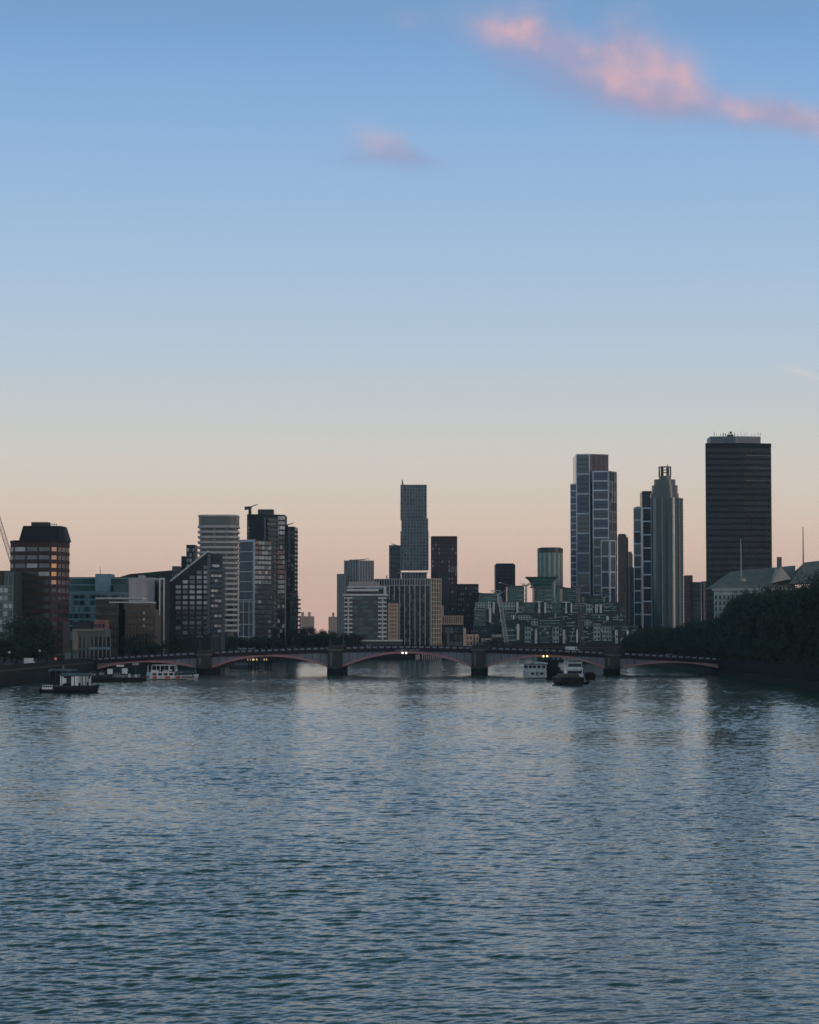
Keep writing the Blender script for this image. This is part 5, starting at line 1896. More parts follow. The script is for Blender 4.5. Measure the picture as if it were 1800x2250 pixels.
# --- brown blocks right of it
Y = 1800
r = root('brown_brick_tower', 'small reddish brown tower just right of the lantern tower', 'building', 1513, Y)
A, B, z1, c, _ = block(r, 1503, 1522.5, Y, 18, 1264, M('russet', (.10, .05, .045)))
facade(r, A, B, G, z1 - 1, 16, 4, [M('russet_window', (.045, .03, .03), rough=.4)], wf=.5, hf=.5, indiv=True)
Y = 1650
r = root('balcony_block', 'dark block with stacked pale balconies left of the big black tower', 'building', 1535, Y)
A, B, z1, c, _ = block(r, 1517, 1542, Y, 18, 1279, M('dark_block', (.028, .032, .038)))
facade(r, A, B, G, z1 - 1, 14, 4, [glassd, gld, darkc], wf=.7, hf=.5, band=(M('dark_block_band', (.05, .055, .06)), .5, .2))
A, B, z1, c, _ = block(r, 1541, 1570, Y + 4, 16, 1277, M('warm_block', (.09, .07, .062)), 'balcony_wall')
U, N, L = frame2(A, B)
for k in range(13):
    z = G + (z1 - G) * (k + .3) / 13
    piece('balcony', r, A, U, N, .4, L, -.1, 1.2, z, z + .8, M('warm_balcony', (.21, .165, .145)))
piece('pale_pier', r, A, U, N, -.5, .4, -.1, 1.0, G, z1, M('pale_edge', ()))

# ------------------------------------------------------------------ big black tower
Y = 1200
r = root('black_tower', 'broad black curtain-walled tower with antennas, tallest on the right', 'building', 1624, Y)
xs0, xs1 = X(1552, Y, 1150), X(1698, Y, 1150)
n = 14
ch = [(xs0 + (xs1 - xs0) * i / n, Y + (.9 * (1 - i / 8) if i <= 8 else 3.0 * (i - 8) / 6)) for i in range(n + 1)]
plan = ch + [(xs1 - .8, Y + 14), (xs1, Y + 25), (xs0 * (Y + 25) / Y, Y + 25), (xs0 * (Y + 14) / Y + .2, Y + 14)]
ztp = Z(981, Y)
wall_prism(r, plan, G, ztp, M('black_tower_wall', (.011, .014, .017), rough=.4))
pc = [(x + (.1 if x > (xs0 + xs1) / 2 else -.1), y - .3) for x, y in ch] + [(xs1 + .1, Y + 25.3), (xs0 * (Y + 25) / Y, Y + 25.3)]
wall_prism(r, pc, ztp, Z(973.5, Y), M('black_crown', (.010, .012, .014), rough=.6), 'crown_band')
nf = 28
fm1 = [M('tower_strip1', (.026, .038, .046), rough=.25, spec=.35), M('tower_strip2', (.020, .030, .037), rough=.25, spec=.35), M('tower_strip3', (.034, .047, .054), rough=.25, spec=.35),
       M('tower_strip4', (.017, .025, .031), rough=.25, spec=.35)]
fm2 = [M('tower_strip5', (.040, .044, .047), rough=.25, spec=.35), M('tower_strip6', (.029, .033, .036), rough=.25, spec=.35), M('tower_strip7', (.054, .055, .054), rough=.25, spec=.35)]
zb0 = Z(1345, Y)
for k in range(nf):
    z0_ = zb0 + (ztp - zb0) * k / nf
    z1_ = zb0 + (ztp - zb0) * (k + 1) / nf
    for half in (0, 1):
        b = MB()
        seg = ch[:9] if half == 0 else ch[8:]
        for a, b_ in zip(seg[:-1], seg[1:]):
            U, N, L = frame2(a, b_)
            b.obox(a, U, N, 0.0, L, .02, .10, z0_ + .25, z0_ + 2.1)
        b.build('window_strip', random.choice(fm1 if half == 0 else fm2), r)
b = MB()
for a, b_ in zip(ch[:-1], ch[1:]):
    U, N, L = frame2(a, b_)
    for q in range(3):
        b.obox(a, U, N, L * q / 3 - .08, L * q / 3 + .08, .05, .34, zb0 - 6, ztp)
b.build('mullions', M('tower_mullion', (.028, .033, .038), rough=.5), r, kind='stuff')
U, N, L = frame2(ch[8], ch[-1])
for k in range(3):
    piece('tower_pale_strip', r, ch[8], U, N, 1, L - .5, .15, .5, ztp - 4.8 - 3.3 * k * 2, ztp - 4.6 - 3.3 * k * 2, M('tower_pale_line', (.20, .21, .21)))  # thin pale lines across the right half, below the crown
A, B = (X(1567, Y), Y + 6), (X(1622, Y), Y + 4.5)
C2 = (X(1679, Y), Y + 7)
scr = wall_prism(r, [A, B, C2, (C2[0], Y + 20), (A[0], Y + 20)], Z(974, Y), Z(957, Y), M('plant_blue', (.16, .19, .22), rough=.5), 'plant_screen')
for a, b_, m_ in ((A, B, M('plant_rib', (.20, .235, .27))), (B, C2, M('plant_rib2', (.42, .40, .40)))):
    U, N, L = frame2(a, b_)
    for k in range(26):
        piece('screen_rib', scr, a, U, N, L * k / 26, L * k / 26 + .22, 0, .3, Z(974, Y), Z(956.5, Y), m_)
for px, y1, rr_ in ((1572, 948, .16), (1577, 952, .12), (1586, 953, .2), (1592, 951, .3), (1597, 952, .3), (1604, 949, .12), (1611, 951, .25), (1617, 951, .25), (1624, 953, .14), (1631, 947, .1),
                    (1638, 951, .1), (1644, 949, .08), (1655, 953, .12), (1669, 949, .14), (1674, 951, .14), (1662, 954, .2)):
    mast(scr, px, Y + 10, 957, y1, rr_, name='antenna')
b = MB()
b.tube((X(1614, Y), Y + 8.9, Z(947, Y)), (X(1614, Y), Y + 9.6, Z(947, Y)), .62, .62, 12)
b.tube((X(1614, Y), Y + 9.4, Z(957, Y)), (X(1614, Y), Y + 9.4, Z(946, Y)), .15, .12, 6)
b.build('dish_antenna', steel, scr)
b = MB()
b.box(X(1607, Y), X(1620, Y), Y + 9, Y + 12, Z(957, Y), Z(951.5, Y))
b.build('roof_box', steel, scr)

# ------------------------------------------------------------------ stone ministry with pitched roofs
Y = 960
r = root('stone_ministry', 'pale stone building with big hipped slate roofs behind the riverside trees', 'building', 1690, Y)
A, B = (X(1569, Y), Y), (X(1870, Y), Y - 10)
ze = Z(1296, Y)
wall_prism(r, [A, B, (B[0], Y + 40), (A[0] * (Y + 30) / Y, Y + 30)], G, ze, M('ministry_stone', (.34, .39, .39)))
facade(r, A, B, Z(1345, Y), ze - 2, 3, 34, [glassd, gld], wf=.42, hf=.66, pier=(M('ministry_stone_pale', (.30, .33, .33)), .4, .35))
facade(r, A, B, Z(1372, Y), Z(1350, Y), 2, 34, [glassd, gld], wf=.4, hf=.6)
U, N, L = frame2(A, B)
piece('cornice', r, A, U, N, -.8, L, -.3, 1.1, ze - .5, ze + .6, M('ministry_stone_pale', ()))
piece('string_course', r, A, U, N, -.4, L, -.3, .7, Z(1347.5, Y), Z(1345.5, Y), M('ministry_stone_pale', ()))
b = MB()                                                            # long hipped roof
e0, e1 = (X(1568, Y), Y - .6, ze + .6), (X(1742, Y), Y - 6.6, ze + .6)
e2, e3 = (X(1742, Y), Y + 30, ze + .6), (X(1568, Y) + .0, Y + 26, ze + .6)
yr = Y + 12
k0, k1 = (X(1606, yr), yr, Z(1256, yr)), (X(1745, yr), yr - 4, Z(1243, yr))
b.v = [e0, e1, e2, e3, k0, k1]
b.f = [(0, 1, 5, 4), (1, 2, 5), (2, 3, 4, 5), (3, 0, 4)]
b.m = [0] * 4
b.build('hipped_roof', M('ministry_slate', (.19, .20, .185), rough=.9, spec=.1), r)
b = MB()                                                            # pale gabled pavilion
gy = Y - 6.8
b.v = [(X(1698, gy), gy, Z(1281, gy)), (X(1738, gy), gy - 1, Z(1272, gy)), (X(1717, gy), gy - .5, Z(1246, gy)),
       (X(1698, gy), gy + 14, Z(1281, gy)), (X(1738, gy), gy + 14, Z(1272, gy)), (X(1717, gy), gy + 14, Z(1246, gy))]
b.f = [(0, 1, 2), (3, 5, 4), (0, 2, 5, 3), (1, 4, 5, 2)]
b.m = [0] * 4
b.build('gable', M('gable_stone', (.42, .37, .33)), r)
for q in (1716, 1721.5):
    b = MB()
    b.box(X(q - 1.4, gy), X(q + 1.4, gy), gy + 5, gy + 8, Z(1250, gy), Z(1223, gy))
    b.build('chimney', M('chimney_stone', (.15, .14, .14)), r)
b = MB()
b.box(X(1716, gy), X(1722, gy), gy + 5.2, gy + 7.8, Z(1250, gy), Z(1230, gy))
b.build('chimney_base', M('chimney_stone', ()), r)
b = MB()                                                            # right wing roof
y5 = Y - 2
e0, e1 = (X(1728, y5), y5 - 6, Z(1284, y5)), (X(1900, y5), y5 - 10, Z(1276, y5))
e2, e3 = (X(1900, y5), y5 + 30, Z(1276, y5)), (X(1736, y5), y5 + 26, Z(1284, y5))
yr = y5 + 10
b.v = [e0, e1, e2, e3, (X(1768, yr), yr, Z(1236, yr)), (X(1900, yr), yr, Z(1220, yr))]
b.f = [(0, 1, 5, 4), (1, 2, 5), (2, 3, 4, 5), (3, 0, 4)]
b.m = [0] * 4
b.build('hipped_roof', M('ministry_slate', ()), r)
b = MB()
b.tube((X(1634, Y), Y - 1, Z(1278, Y)), (X(1634, Y), Y - 1, Z(1270, Y)), 1.1, .4, 8)
b.build('roof_finial', M('gable_stone', ()), r)

for px, y0, y1, Yp, lb in ((1629, 1272, 1184, 955, 'white flagpole before the black tower, on the hipped slate roof'),
                           (1766, 1252, 1160, 955, 'grey flagpole against the sky, right of the paired chimneys'),
                           (1541, 1352, 1279, 1150, 'white flagpole before the dark balcony block')):
    zb_ = Z(y0, Yp) if Yp < 1000 else G
    r = thing('flagpole', lb, 'flagpole', (X(px, Yp), Yp, zb_), 0, 'flagpoles')
    b = MB()
    b.tube((0, 0, -.5), (0, 0, Z(y1, Yp) - zb_), .32, .16, 8)
    b.build('pole', M('flagpole_white', (.36, .35, .35)) if px != 1766 else M('flagpole_grey', (.16, .16, .17)), r, local=True)
    b = MB()
    b.tube((0, 0, -.8), (0, 0, 1.2), .7, .45, 8)
    b.build('base', greym, r, local=True)
    b = MB()
    b.tube((0, 0, Z(y1, Yp) - zb_), (0, 0, Z(y1, Yp) - zb_ + .4), .22, .1, 8)
    b.build('finial', greym, r, local=True)

# low dark riverside houses that close the foot of the skyline
for p0, p1, Yb, yt, lb, mm in ((640, 690, 1290, 1399, 'low brown waterside building right of the black balcony tower', M('low_brown', (.06, .045, .04))),
                               (250, 420, 1060, 1392, 'low dark building behind the trees at the leftmost arch', M('low_dark', (.02, .022, .022)))):
    r = root('low_building', lb, 'building', (p0 + p1) / 2, Yb)
    A, B, z1, c, _ = block(r, p0, p1, Yb, 14, yt, mm, z0=G - .5)
    facade(r, A, B, G, z1 - .5, 3, 9, [glassd, gld, M('dim_warm', ())], wf=.5, hf=.55)
# ------------------------------------------------------------------ boats
def hull(parent, L, W, H, mat, bow=.3, stern=.12, sheer=.35, stripe=None, name='hull', draft=.5, stern_w=.86):
    """Lofted hull along local x, bow at +x."""
    st = [(-.5, stern_w), (-.5 + stern * .5, .96), (-.5 + stern, 1), (.5 - bow, 1), (.5 - bow * .6, .86), (.5 - bow * .25, .52), (.5, .07)]
    b = MB()
    rings = []
    for t, wf in st:
        x = t * L
        w = W / 2 * wf
        zt = H + sheer * max(0, (t + .1) / .6) ** 2 + (sheer * .25 * ((t + .3) / -.2) if t < -.3 else 0)
        xo = .06 * L * max(0, (t - .25) / .25)
        ring = [(x - xo, -w * .72, -draft), (x - xo * .4, -w * .96, H * .35), (x, -w, zt * .8), (x, -w, zt), (x, w, zt), (x, w, zt * .8), (x - xo * .4, w * .96, H * .35), (x - xo, w * .72, -draft)]
        rings.append(ring)
    n = 8
    for r_ in rings:
        b.v += r_
    for i in range(len(rings) - 1):
        for j in range(n):
            k = (j + 1) % n
            b.f.append((i * n + j, (i + 1) * n + j, (i + 1) * n + k, i * n + k))
            b.m.append(1 if stripe and j in (2, 4) else 0)
    b.f.append(tuple(range(n)))
    b.m.append(0)
    b.f.append(tuple(range((len(rings) - 1) * n, len(rings) * n))[::-1])
    b.m.append(0)
    return b.build(name, [mat, stripe] if stripe else mat, parent, local=True)


CABIN = {}


def lbox(parent, name, x0, x1, y0, y1, z0, z1, mat, taper=0.0):
    own = parent
    if any(w_ in name for w_ in ('window', 'white_panel', 'stern_door', 'wheelhouse_frame')) and parent.name in CABIN:
        parent = CABIN[parent.name]
    b = MB()
    t = taper
    b.hexa([(x0, y0, z0), (x1, y0, z0), (x1, y1, z0), (x0, y1, z0)], [(x0 + t, y0 + t, z1), (x1 - t, y0 + t, z1), (x1 - t, y1 - t, z1), (x0 + t, y1 - t, z1)])
    o = b.build(name, mat, parent, local=True)
    if name in ('cabin', 'lower_cabin', 'upper_cabin', 'hut', 'wheelhouse', 'saloon', 'body'):
        CABIN[own.name] = o
    return o


def rail(parent, pts, z0, z1, mat, r_=.035):
    b = MB()
    for (xa, ya), (xb, yb) in zip(pts[:-1], pts[1:]):
        b.tube((xa, ya, z1), (xb, yb, z1), r_, None, 5)
        n = max(1, int(math.hypot(xb - xa, yb - ya) / 1.3))
        for k in range(n + 1):
            x, y = xa + (xb - xa) * k / n, ya + (yb - ya) * k / n
            b.tube((x, y, z0), (x, y, z1), r_, None, 5)
    b.build('railing', mat, parent, local=True)


def boat(name, label, px, Y, rz, group='boats on the river'):
    return thing(name, label, 'boat', (X(px, Y, 1490), Y, 0.0), rz, group)


# houseboat on the left
r = boat('houseboat', 'black-hulled houseboat with white panelled cabin and blue roof near the left bank', 169, 566, math.radians(6))
hull(r, 10.9, 3.8, 1.55, hullb, bow=.22, sheer=.35)
lbox(r, 'rubbing_strake', -5.2, 4.2, -1.96, 1.96, 1.36, 1.52, steel)
lbox(r, 'deck', -5.2, 3.6, -1.75, 1.75, 1.5, 1.64, steel)
lbox(r, 'cabin', -4.0, 3.5, -1.5, 1.5, 1.64, 4.05, M('cabin_inside', (.02, .02, .022)))
lbox(r, 'roof', -4.4, 3.9, -1.85, 1.85, 4.05, 4.3, bluep)
lbox(r, 'upper_roof', -3.9, 3.4, -1.5, 1.5, 4.3, 4.75, M('roof_blue_grey', (.07, .12, .15)), .15)
lbox(r, 'roof_hatch', -2.6, -1.6, -.5, .5, 4.75, 5.1, steel)
for u0, u1, z0, z1 in ((-4.0, -3.7, 1.7, 4.0), (-3.6, -3.15, 1.7, 3.9), (-3.15, -2.5, 2.3, 3.5), (-1.3, -.65, 1.7, 3.9), (-.45, .45, 1.7, 4.0), (.5, .75, 2.4, 4.0), (.95, 1.2, 1.7, 4.0), (1.5, 1.75, 1.8, 4.0),
                       (1.85, 2.05, 1.7, 4.0), (2.25, 2.4, 1.7, 4.0), (2.6, 2.8, 2.6, 4.0), (2.95, 3.2, 1.8, 3.4), (3.3, 3.5, 1.7, 4.0)):
    lbox(r, 'white_panel', u0, u1, -1.62, -1.5, z0, z1, boatw)
for u in (-2.2, -1.6):
    lbox(r, 'window', u, u + .5, -1.56, -1.49, 2.3, 3.6, glassd)
rail(r, [(1.0, -1.8), (3.9, -1.7), (4.6, 0)], 1.6, 2.3, bluep)
lbox(r, 'bench', -3.4, -1.6, -1.82, -1.63, 1.6, 2.1, blackm)

r = boat('small_cabin_boat', 'small white-cabined motor boat tied behind the black houseboat', 103.5, 564, math.radians(184))
hull(r, 3.9, 1.6, .78, hullb, bow=.35, sheer=.25, stern_w=.9)
lbox(r, 'cabin', -1.3, 1.2, -.7, .7, .72, 1.3, boatw, .06)
lbox(r, 'roof', -1.35, 1.05, -.72, .72, 1.74, 1.84, boatw)
for k in range(5):
    for s in (-1, 1):
        lbox(r, 'window_post', -1.28 + k * .56, -1.18 + k * .56, s * .62 - .05, s * .62 + .05, 1.3, 1.74, boatw)
lbox(r, 'window_glass', -1.15, .95, -.56, .56, 1.3, 1.74, glassd)

# pontoon pier with shelters
r = thing('landing_pier', 'dark floating landing pier with pale shelters along the left bank', 'pier', (X(265, 690, 1495), 690.0, 0), math.radians(9))
lbox(r, 'pontoon', -9.5, 7.6, -2.2, 2.2, -.6, 1.1, M('pontoon_dark', (.022, .020, .022)))
for k in range(8):
    lbox(r, 'fender', -8.8 + k * 2.1, -8.3 + k * 2.1, -2.45, -2.2, -.3, 1.3, blackm)
for u0, u1, z1, mt in ((-9.4, -7.0, 3.0, M('hut_grey', (.05, .05, .055))), (-6.8, -4.6, 3.2, M('hut_grey2', (.035, .033, .038)))):
    lbox(r, 'hut', u0, u1, -1.6, 1.4, 1.1, z1, mt)
    lbox(r, 'hut_window', u0 + .3, u1 - .3, -1.68, -1.6, z1 - 1.3, z1 - .5, M('dim_window'))
for u0, u1, z0, z1 in ((-4.0, -2.4, 2.2, 3.7), (.4, 2.0, 2.3, 3.9)):
    lbox(r, 'white_shelter', u0, u1, -1.4, 1.0, z0, z1, boatw)
    lbox(r, 'shelter_base', u0 + .1, u1 - .1, -1.3, .9, 1.1, z0, M('hut_grey2'))
for k in range(9):
    lbox(r, 'notice_panel', -2.6 + k * .95, -1.8 + k * .95, -2.15, -2.05, 1.15, 2.0 + .12 * (k % 3), random.choice([boatg, M('panel_dim', (.15, .15, .14)), M('dim_window')]))
for u in (-2.0, -1.3, -.6):
    lbox(r, 'seat', u, u + .45, -.6, 0, 1.15, 2.6, M('panel_dim'))
rail(r, [(2.2, -2.0), (7.4, -2.0), (7.4, 2.0)], 1.1, 2.1, steel, .05)
lbox(r, 'awning', -1.2, 1.0, .2, 2.0, 4.4, 4.9, boatw)
lbox(r, 'awning_post', -.2, .1, .9, 1.2, 1.1, 4.4, steel)
lbox(r, 'awning', 3.6, 5.5, 2.4, 4.0, 4.8, 5.5, M('panel_pale', (.33, .33, .32)))
lbox(r, 'awning_post', 4.4, 4.7, 3.0, 3.3, -.5, 4.8, steel)

r = thing('gangway_roof', 'low blue-roofed pier pavilion against the left embankment, behind the houseboat', 'pavilion', (X(142, 668, 1480), 668.0, 0), math.radians(4))
lbox(r, 'deck', -5.0, 5.0, -2, 2, -.5, 1.0, M('pontoon_dark'))
lbox(r, 'wall', -4.0, 4.0, -1.2, 1.4, 1.0, 3.5, M('cabin_inside'))
lbox(r, 'roof', -4.6, 3.6, -2.0, 2.0, 3.5, 4.1, M('pavilion_blue', (.06, .10, .125)), .3)
for k in range(7):
    lbox(r, 'valance', -4.5 + k * 1.15, -3.5 + k * 1.15, -2.1, -2.0, 3.45, 3.95, random.choice([M('valance_pale', (.12, .17, .19)), M('pavilion_blue')]))
b = MB()
b.tube((-.4, 0, 4.1), (-.4, 0, 5.4), .4, .05, 6)
b.build('roof_spire', M('valance_pale'), r, local=True)
for k in range(5):
    lbox(r, 'post', -4.4 + k * 1.9, -4.2 + k * 1.9, -1.95, -1.75, 1.0, 3.5, steel)

# sightseeing boat, white and red
r = boat('tour_boat', 'red and white sightseeing boat with open upper deck by the first arch', 381, 716, math.radians(24))
LL = 16.6
hull(r, LL, 4.8, 1.15, boatw, bow=.30, sheer=.5, stripe=boatw)
lbox(r, 'waterline_band', -8.2, 3.6, -2.42, -2.38, -.3, .22, blackm)
lbox(r, 'lower_cabin', -8.0, -.4, -2.2, 2.2, 1.15, 2.2, boatw)
for u0, u1 in ((-7.4, -6.1), (-3.4, -1.9), (-.1, 1.5)):
    lbox(r, 'red_panel', u0, u1, -2.47, -2.38, .42, 1.1, redpaint)
lbox(r, 'red_stern_panel', -8.36, -8.26, -1.5, -.4, .45, 1.15, redpaint)
lbox(r, 'red_stern_panel', -8.36, -8.26, .3, 1.4, .45, 1.15, redpaint)
for k in range(4):
    lbox(r, 'window', -7.5 + k * 1.8, -6.2 + k * 1.8, -2.25, -2.18, 1.3, 2.1, glassd)
lbox(r, 'saloon', -.4, 6.0, -2.0, 2.0, 1.15, 2.5, glassd, .25)
lbox(r, 'saloon_roof', -.6, 5.6, -1.95, 1.95, 2.5, 2.7, M('saloon_roof', (.10, .10, .11)))
for k in range(3):
    lbox(r, 'bow_window_frame', 1.9 + k * 1.7, 3.3 + k * 1.7, -2.46, -2.36, .55, .62, steel)
lbox(r, 'bow_window', 1.8, 6.0, -2.44, -2.2, .62, 1.02, glassd)
lbox(r, 'upper_deck', -8.0, 0, -2.2, 2.2, 2.2, 2.35, boatw)
lbox(r, 'upper_parapet', -7.9, -5.4, -2.15, -2.05, 2.35, 3.0, boatw)
lbox(r, 'upper_parapet', -4.2, -2.4, -2.15, -2.05, 2.35, 3.0, boatg)
for x in (-7.7, -5.0, -2.2, -.2):
    for y in (-2.0, 1.9):
        lbox(r, 'roof_post', x, x + .18, y, y + .15, 2.35, 4.4, boatw)
lbox(r, 'deck_roof', -6.2, .4, -2.2, 2.2, 4.4, 4.6, boatw)
lbox(r, 'wheelhouse', -1.8, .6, -1.5, 1.5, 2.35, 4.0, M('cabin_inside'))
lbox(r, 'wheelhouse_frame', -1.9, -1.7, -1.6, -1.5, 2.35, 4.35, boatw)
lbox(r, 'wheelhouse_frame', .5, .7, -1.6, -1.5, 2.35, 4.35, boatw)
for x in (-1.5, .3):
    b = MB()
    b.tube((x, -2.3, 2.9), (x, -2.18, 2.9), .34, .34, 12)
    b.build('life_ring', boatw, r, local=True)
b = MB()
b.tube((-2.8, 0, 4.6), (-2.8, 0, 6.6), .07, .04, 6)
b.build('mast', greym, r, local=True)
rail(r, [(0.6, -1.9), (6.0, -1.5), (7.6, 0), (6.0, 1.5)], 1.6, 2.3, lightm)
b = MB()
b.tube((7.4, 0, 1.6), (7.2, 0, 3.2), .06, .04, 6)
b.build('bow_staff', lightm, r, local=True)

# moored group in mid-river
G2 = 'boats moored together right of the middle'
r = boat('passenger_boat', 'faded white two-deck passenger boat seen from its stern, leftmost of the moored boats', 1174, 726, math.radians(92), G2)
hull(r, 22, 6.2, 1.2, boatg, bow=.3, sheer=.5, stern_w=.96)
lbox(r, 'lower_cabin', -10.6, 7, -2.9, 2.9, 1.2, 2.6, boatg)
lbox(r, 'deck_edge', -10.8, 7.2, -3.05, 3.05, 2.6, 2.78, boatw)
lbox(r, 'upper_cabin', -10.5, 5, -2.85, 2.85, 2.78, 4.6, boatg)
lbox(r, 'roof', -10.7, 5.3, -3.0, 3.0, 4.6, 4.75, M('boat_roof', (.12, .12, .12)))
for y in (-2.5, -1.05, .35, 1.6):
    lbox(r, 'window', -10.58, -10.46, y, y + 1.0, 3.55, 4.4, glassd)
for y in (-1.9, .9):
    lbox(r, 'window', -10.7, -10.58, y, y + 1.0, 1.5, 2.2, glassd)
lbox(r, 'stern_door', -10.7, -10.58, -.4, .4, 1.25, 2.4, M('panel_dim'))
for k in range(7):
    lbox(r, 'side_window', -9.5 + k * 2, -8.2 + k * 2, -2.92, -2.84, 3.5, 4.3, glassd)
    lbox(r, 'side_window', -9.5 + k * 2, -8.2 + k * 2, 2.84, 2.92, 3.5, 4.3, glassd)
lbox(r, 'rubbing_band', -11.05, -10.95, -2.9, 2.9, .15, .6, M('rub_dark', (.10, .10, .10)))

r = boat('work_tug', 'dark work tug with boxy superstructure between the white moored boats', 1216, 742, math.radians(84), G2)
hull(r, 20, 6.6, 1.9, hullb, bow=.3, sheer=.8)
lbox(r, 'deckhouse', -7, 3, -2.2, 2.2, 1.9, 3.4, blackm)
lbox(r, 'superstructure', -5, 1, -1.6, 1.6, 3.4, 5.6, M('tug_dark', (.02, .018, .022)))
lbox(r, 'bridge_wing', -4, 0, -3.4, 3.4, 5.0, 5.9, M('tug_dark'))
for k in range(4):
    b = MB()
    b.tube((-2, -2.4 + k * 1.5, 5.9), (-2, -2.4 + k * 1.5, 6.5 + .25 * (k % 2)), .3, .25, 8)
    b.build('funnel', blackm, r, local=True)
for k in range(3):
    b = MB()
    b.tube((-9.9, -2 + k * 2, .9), (-9.3, -2 + k * 2, .9), .6, .6, 12)
    b.build('tyre_fender', blackm, r, local=True)
b = MB()
b.tube((3, 0, 2.2), (8, -1, 4.6), .25, .15, 6)
b.build('derrick', blackm, r, local=True)

r = boat('white_wheelhouse_boat', 'boat with white-banded wheelhouse just below the yellow bridge lights', 1192, 764, math.radians(100), G2)
hull(r, 18, 5.0, 1.6, hullb, bow=.3, sheer=.6)
lbox(r, 'cabin', -7, 4, -2.0, 2.0, 1.6, 4.1, M('tug_dark'))
lbox(r, 'white_band', -6.6, 2, -2.2, 2.2, 4.1, 4.9, boatw)
lbox(r, 'wheelhouse', -6, 0, -1.9, 1.9, 4.9, 6.1, glassd, .15)
lbox(r, 'wheelhouse_roof', -6.3, .3, -2.1, 2.1, 6.1, 6.3, M('tug_dark'))
b = MB()
b.tube((-3, 0, 6.3), (-3, 0, 7.5), .1, .05, 6)
b.build('mast', steel, r, local=True)
lbox(r, 'red_lifebox', -7.4, -7.1, .9, 2.1, 3.3, 3.9, redpaint)

r = boat('river_cruiser', 'white two-deck cruiser with dark window bands, moored behind the black barge', 1263, 716, math.radians(86), G2)
hull(r, 20, 5.6, 1.5, boatw, bow=.3, sheer=.6)
lbox(r, 'lower_cabin', -9.0, 5, -2.45, 2.45, 1.5, 3.2, boatw)
lbox(r, 'lower_window_band', -9.1, 4, -2.2, 2.2, 1.95, 2.85, glassd)
lbox(r, 'lower_window_side', -8.5, 4, -2.52, 2.52, 1.95, 2.8, glassd)
lbox(r, 'deck_edge', -9.4, 5.2, -2.6, 2.6, 3.2, 3.55, boatw)
lbox(r, 'upper_cabin', -8.6, 3, -2.2, 2.2, 3.55, 5.3, boatw)
lbox(r, 'upper_window_band', -8.72, 2, -2.0, 2.0, 4.1, 5.0, glassd)
lbox(r, 'upper_window_side', -8.2, 2, -2.27, 2.27, 4.1, 5.0, glassd)
lbox(r, 'roof', -8.9, 3.4, -2.35, 2.35, 5.3, 5.5, boatg)
for y in (-1.6, -.5, .6):
    b = MB()
    b.tube((-9.52, y - .3, 3.1), (-9.42, y - .3, 3.1), .33, .33, 12)
    b.build('life_ring', boatg, r, local=True)
rail(r, [(-8.4, -2.1), (2.5, -2.1), (2.5, 2.1), (-8.4, 2.1), (-8.4, -2.1)], 5.5, 6.3, boatg, .05)
for k in range(5):
    lbox(r, 'deck_seat', -7.5 + k * 1.8, -7.0 + k * 1.8, -1.5, 1.5, 5.5, 6.1, M('panel_dim'))

r = boat('black_barge', 'broad black barge with brown covered load, nearest of the moored boats', 1246.5, 652, math.radians(95), G2)
hull(r, 18, 7.2, 2.0, hullb, bow=.25, sheer=.3, stern_w=.94)
lbox(r, 'covered_load', -7.5, 5, -2.6, 2.6, 2.0, 3.0, mudm, .5)
for k in range(5):
    b = MB()
    b.tube((-9.1, -2.8 + k * 1.35, 1.0), (-8.7, -2.8 + k * 1.35, 1.0), .45, .45, 10)
    b.build('tyre_fender', blackm, r, local=True)
lbox(r, 'coaming', -8.2, 5.6, -3.1, 3.1, 1.95, 2.2, steel)
r = boat('dinghy_tender', 'small dark open tender with pale rim beside the black barge', 1282, 653, math.radians(8), G2)
hull(r, 3.6, 1.7, .8, hullb, bow=.3, sheer=.25)
lbox(r, 'pale_rim', -1.7, .9, -.86, .86, .74, .86, boatg)
b = MB()
for y in (-.6, .6):
    b.tube((-.6, y, .8), (-.5, y, 1.9), .05, .05, 6)
    b.tube((.3, y, .8), (.2, y, 1.9), .05, .05, 6)
b.tube((-.5, -.6, 1.9), (-.5, .6, 1.9), .05, .05, 6)
b.tube((.2, -.6, 1.9), (.2, .6, 1.9), .05, .05, 6)
b.build('canopy_frame', lightm, r, local=True)
lbox(r, 'console', -.6, 0, -.4, .4, .8, 1.3, boatg)
r = boat('rusty_lighter', 'small rust-brown lighter at the right end of the moored boats', 1296.5, 722, math.radians(90), G2)
hull(r, 12, 2.9, 1.7, M('rust_hull', (.045, .022, .020)), bow=.3, sheer=.3, stern_w=.9)
lbox(r, 'hatch_cover', -4, 3, -1.0, 1.0, 1.7, 2.2, M('rust_hatch', (.05, .03, .028)))
r = boat('far_barge', 'dark low barge lying beyond the arch right of the moored boats', 1296, 1075, math.radians(4), G2)
hull(r, 11, 4, 1.9, hullb, bow=.35, sheer=.3)
lbox(r, 'deckhouse', -4.5, -1.5, -1.4, 1.4, 1.9, 3.0, blackm)

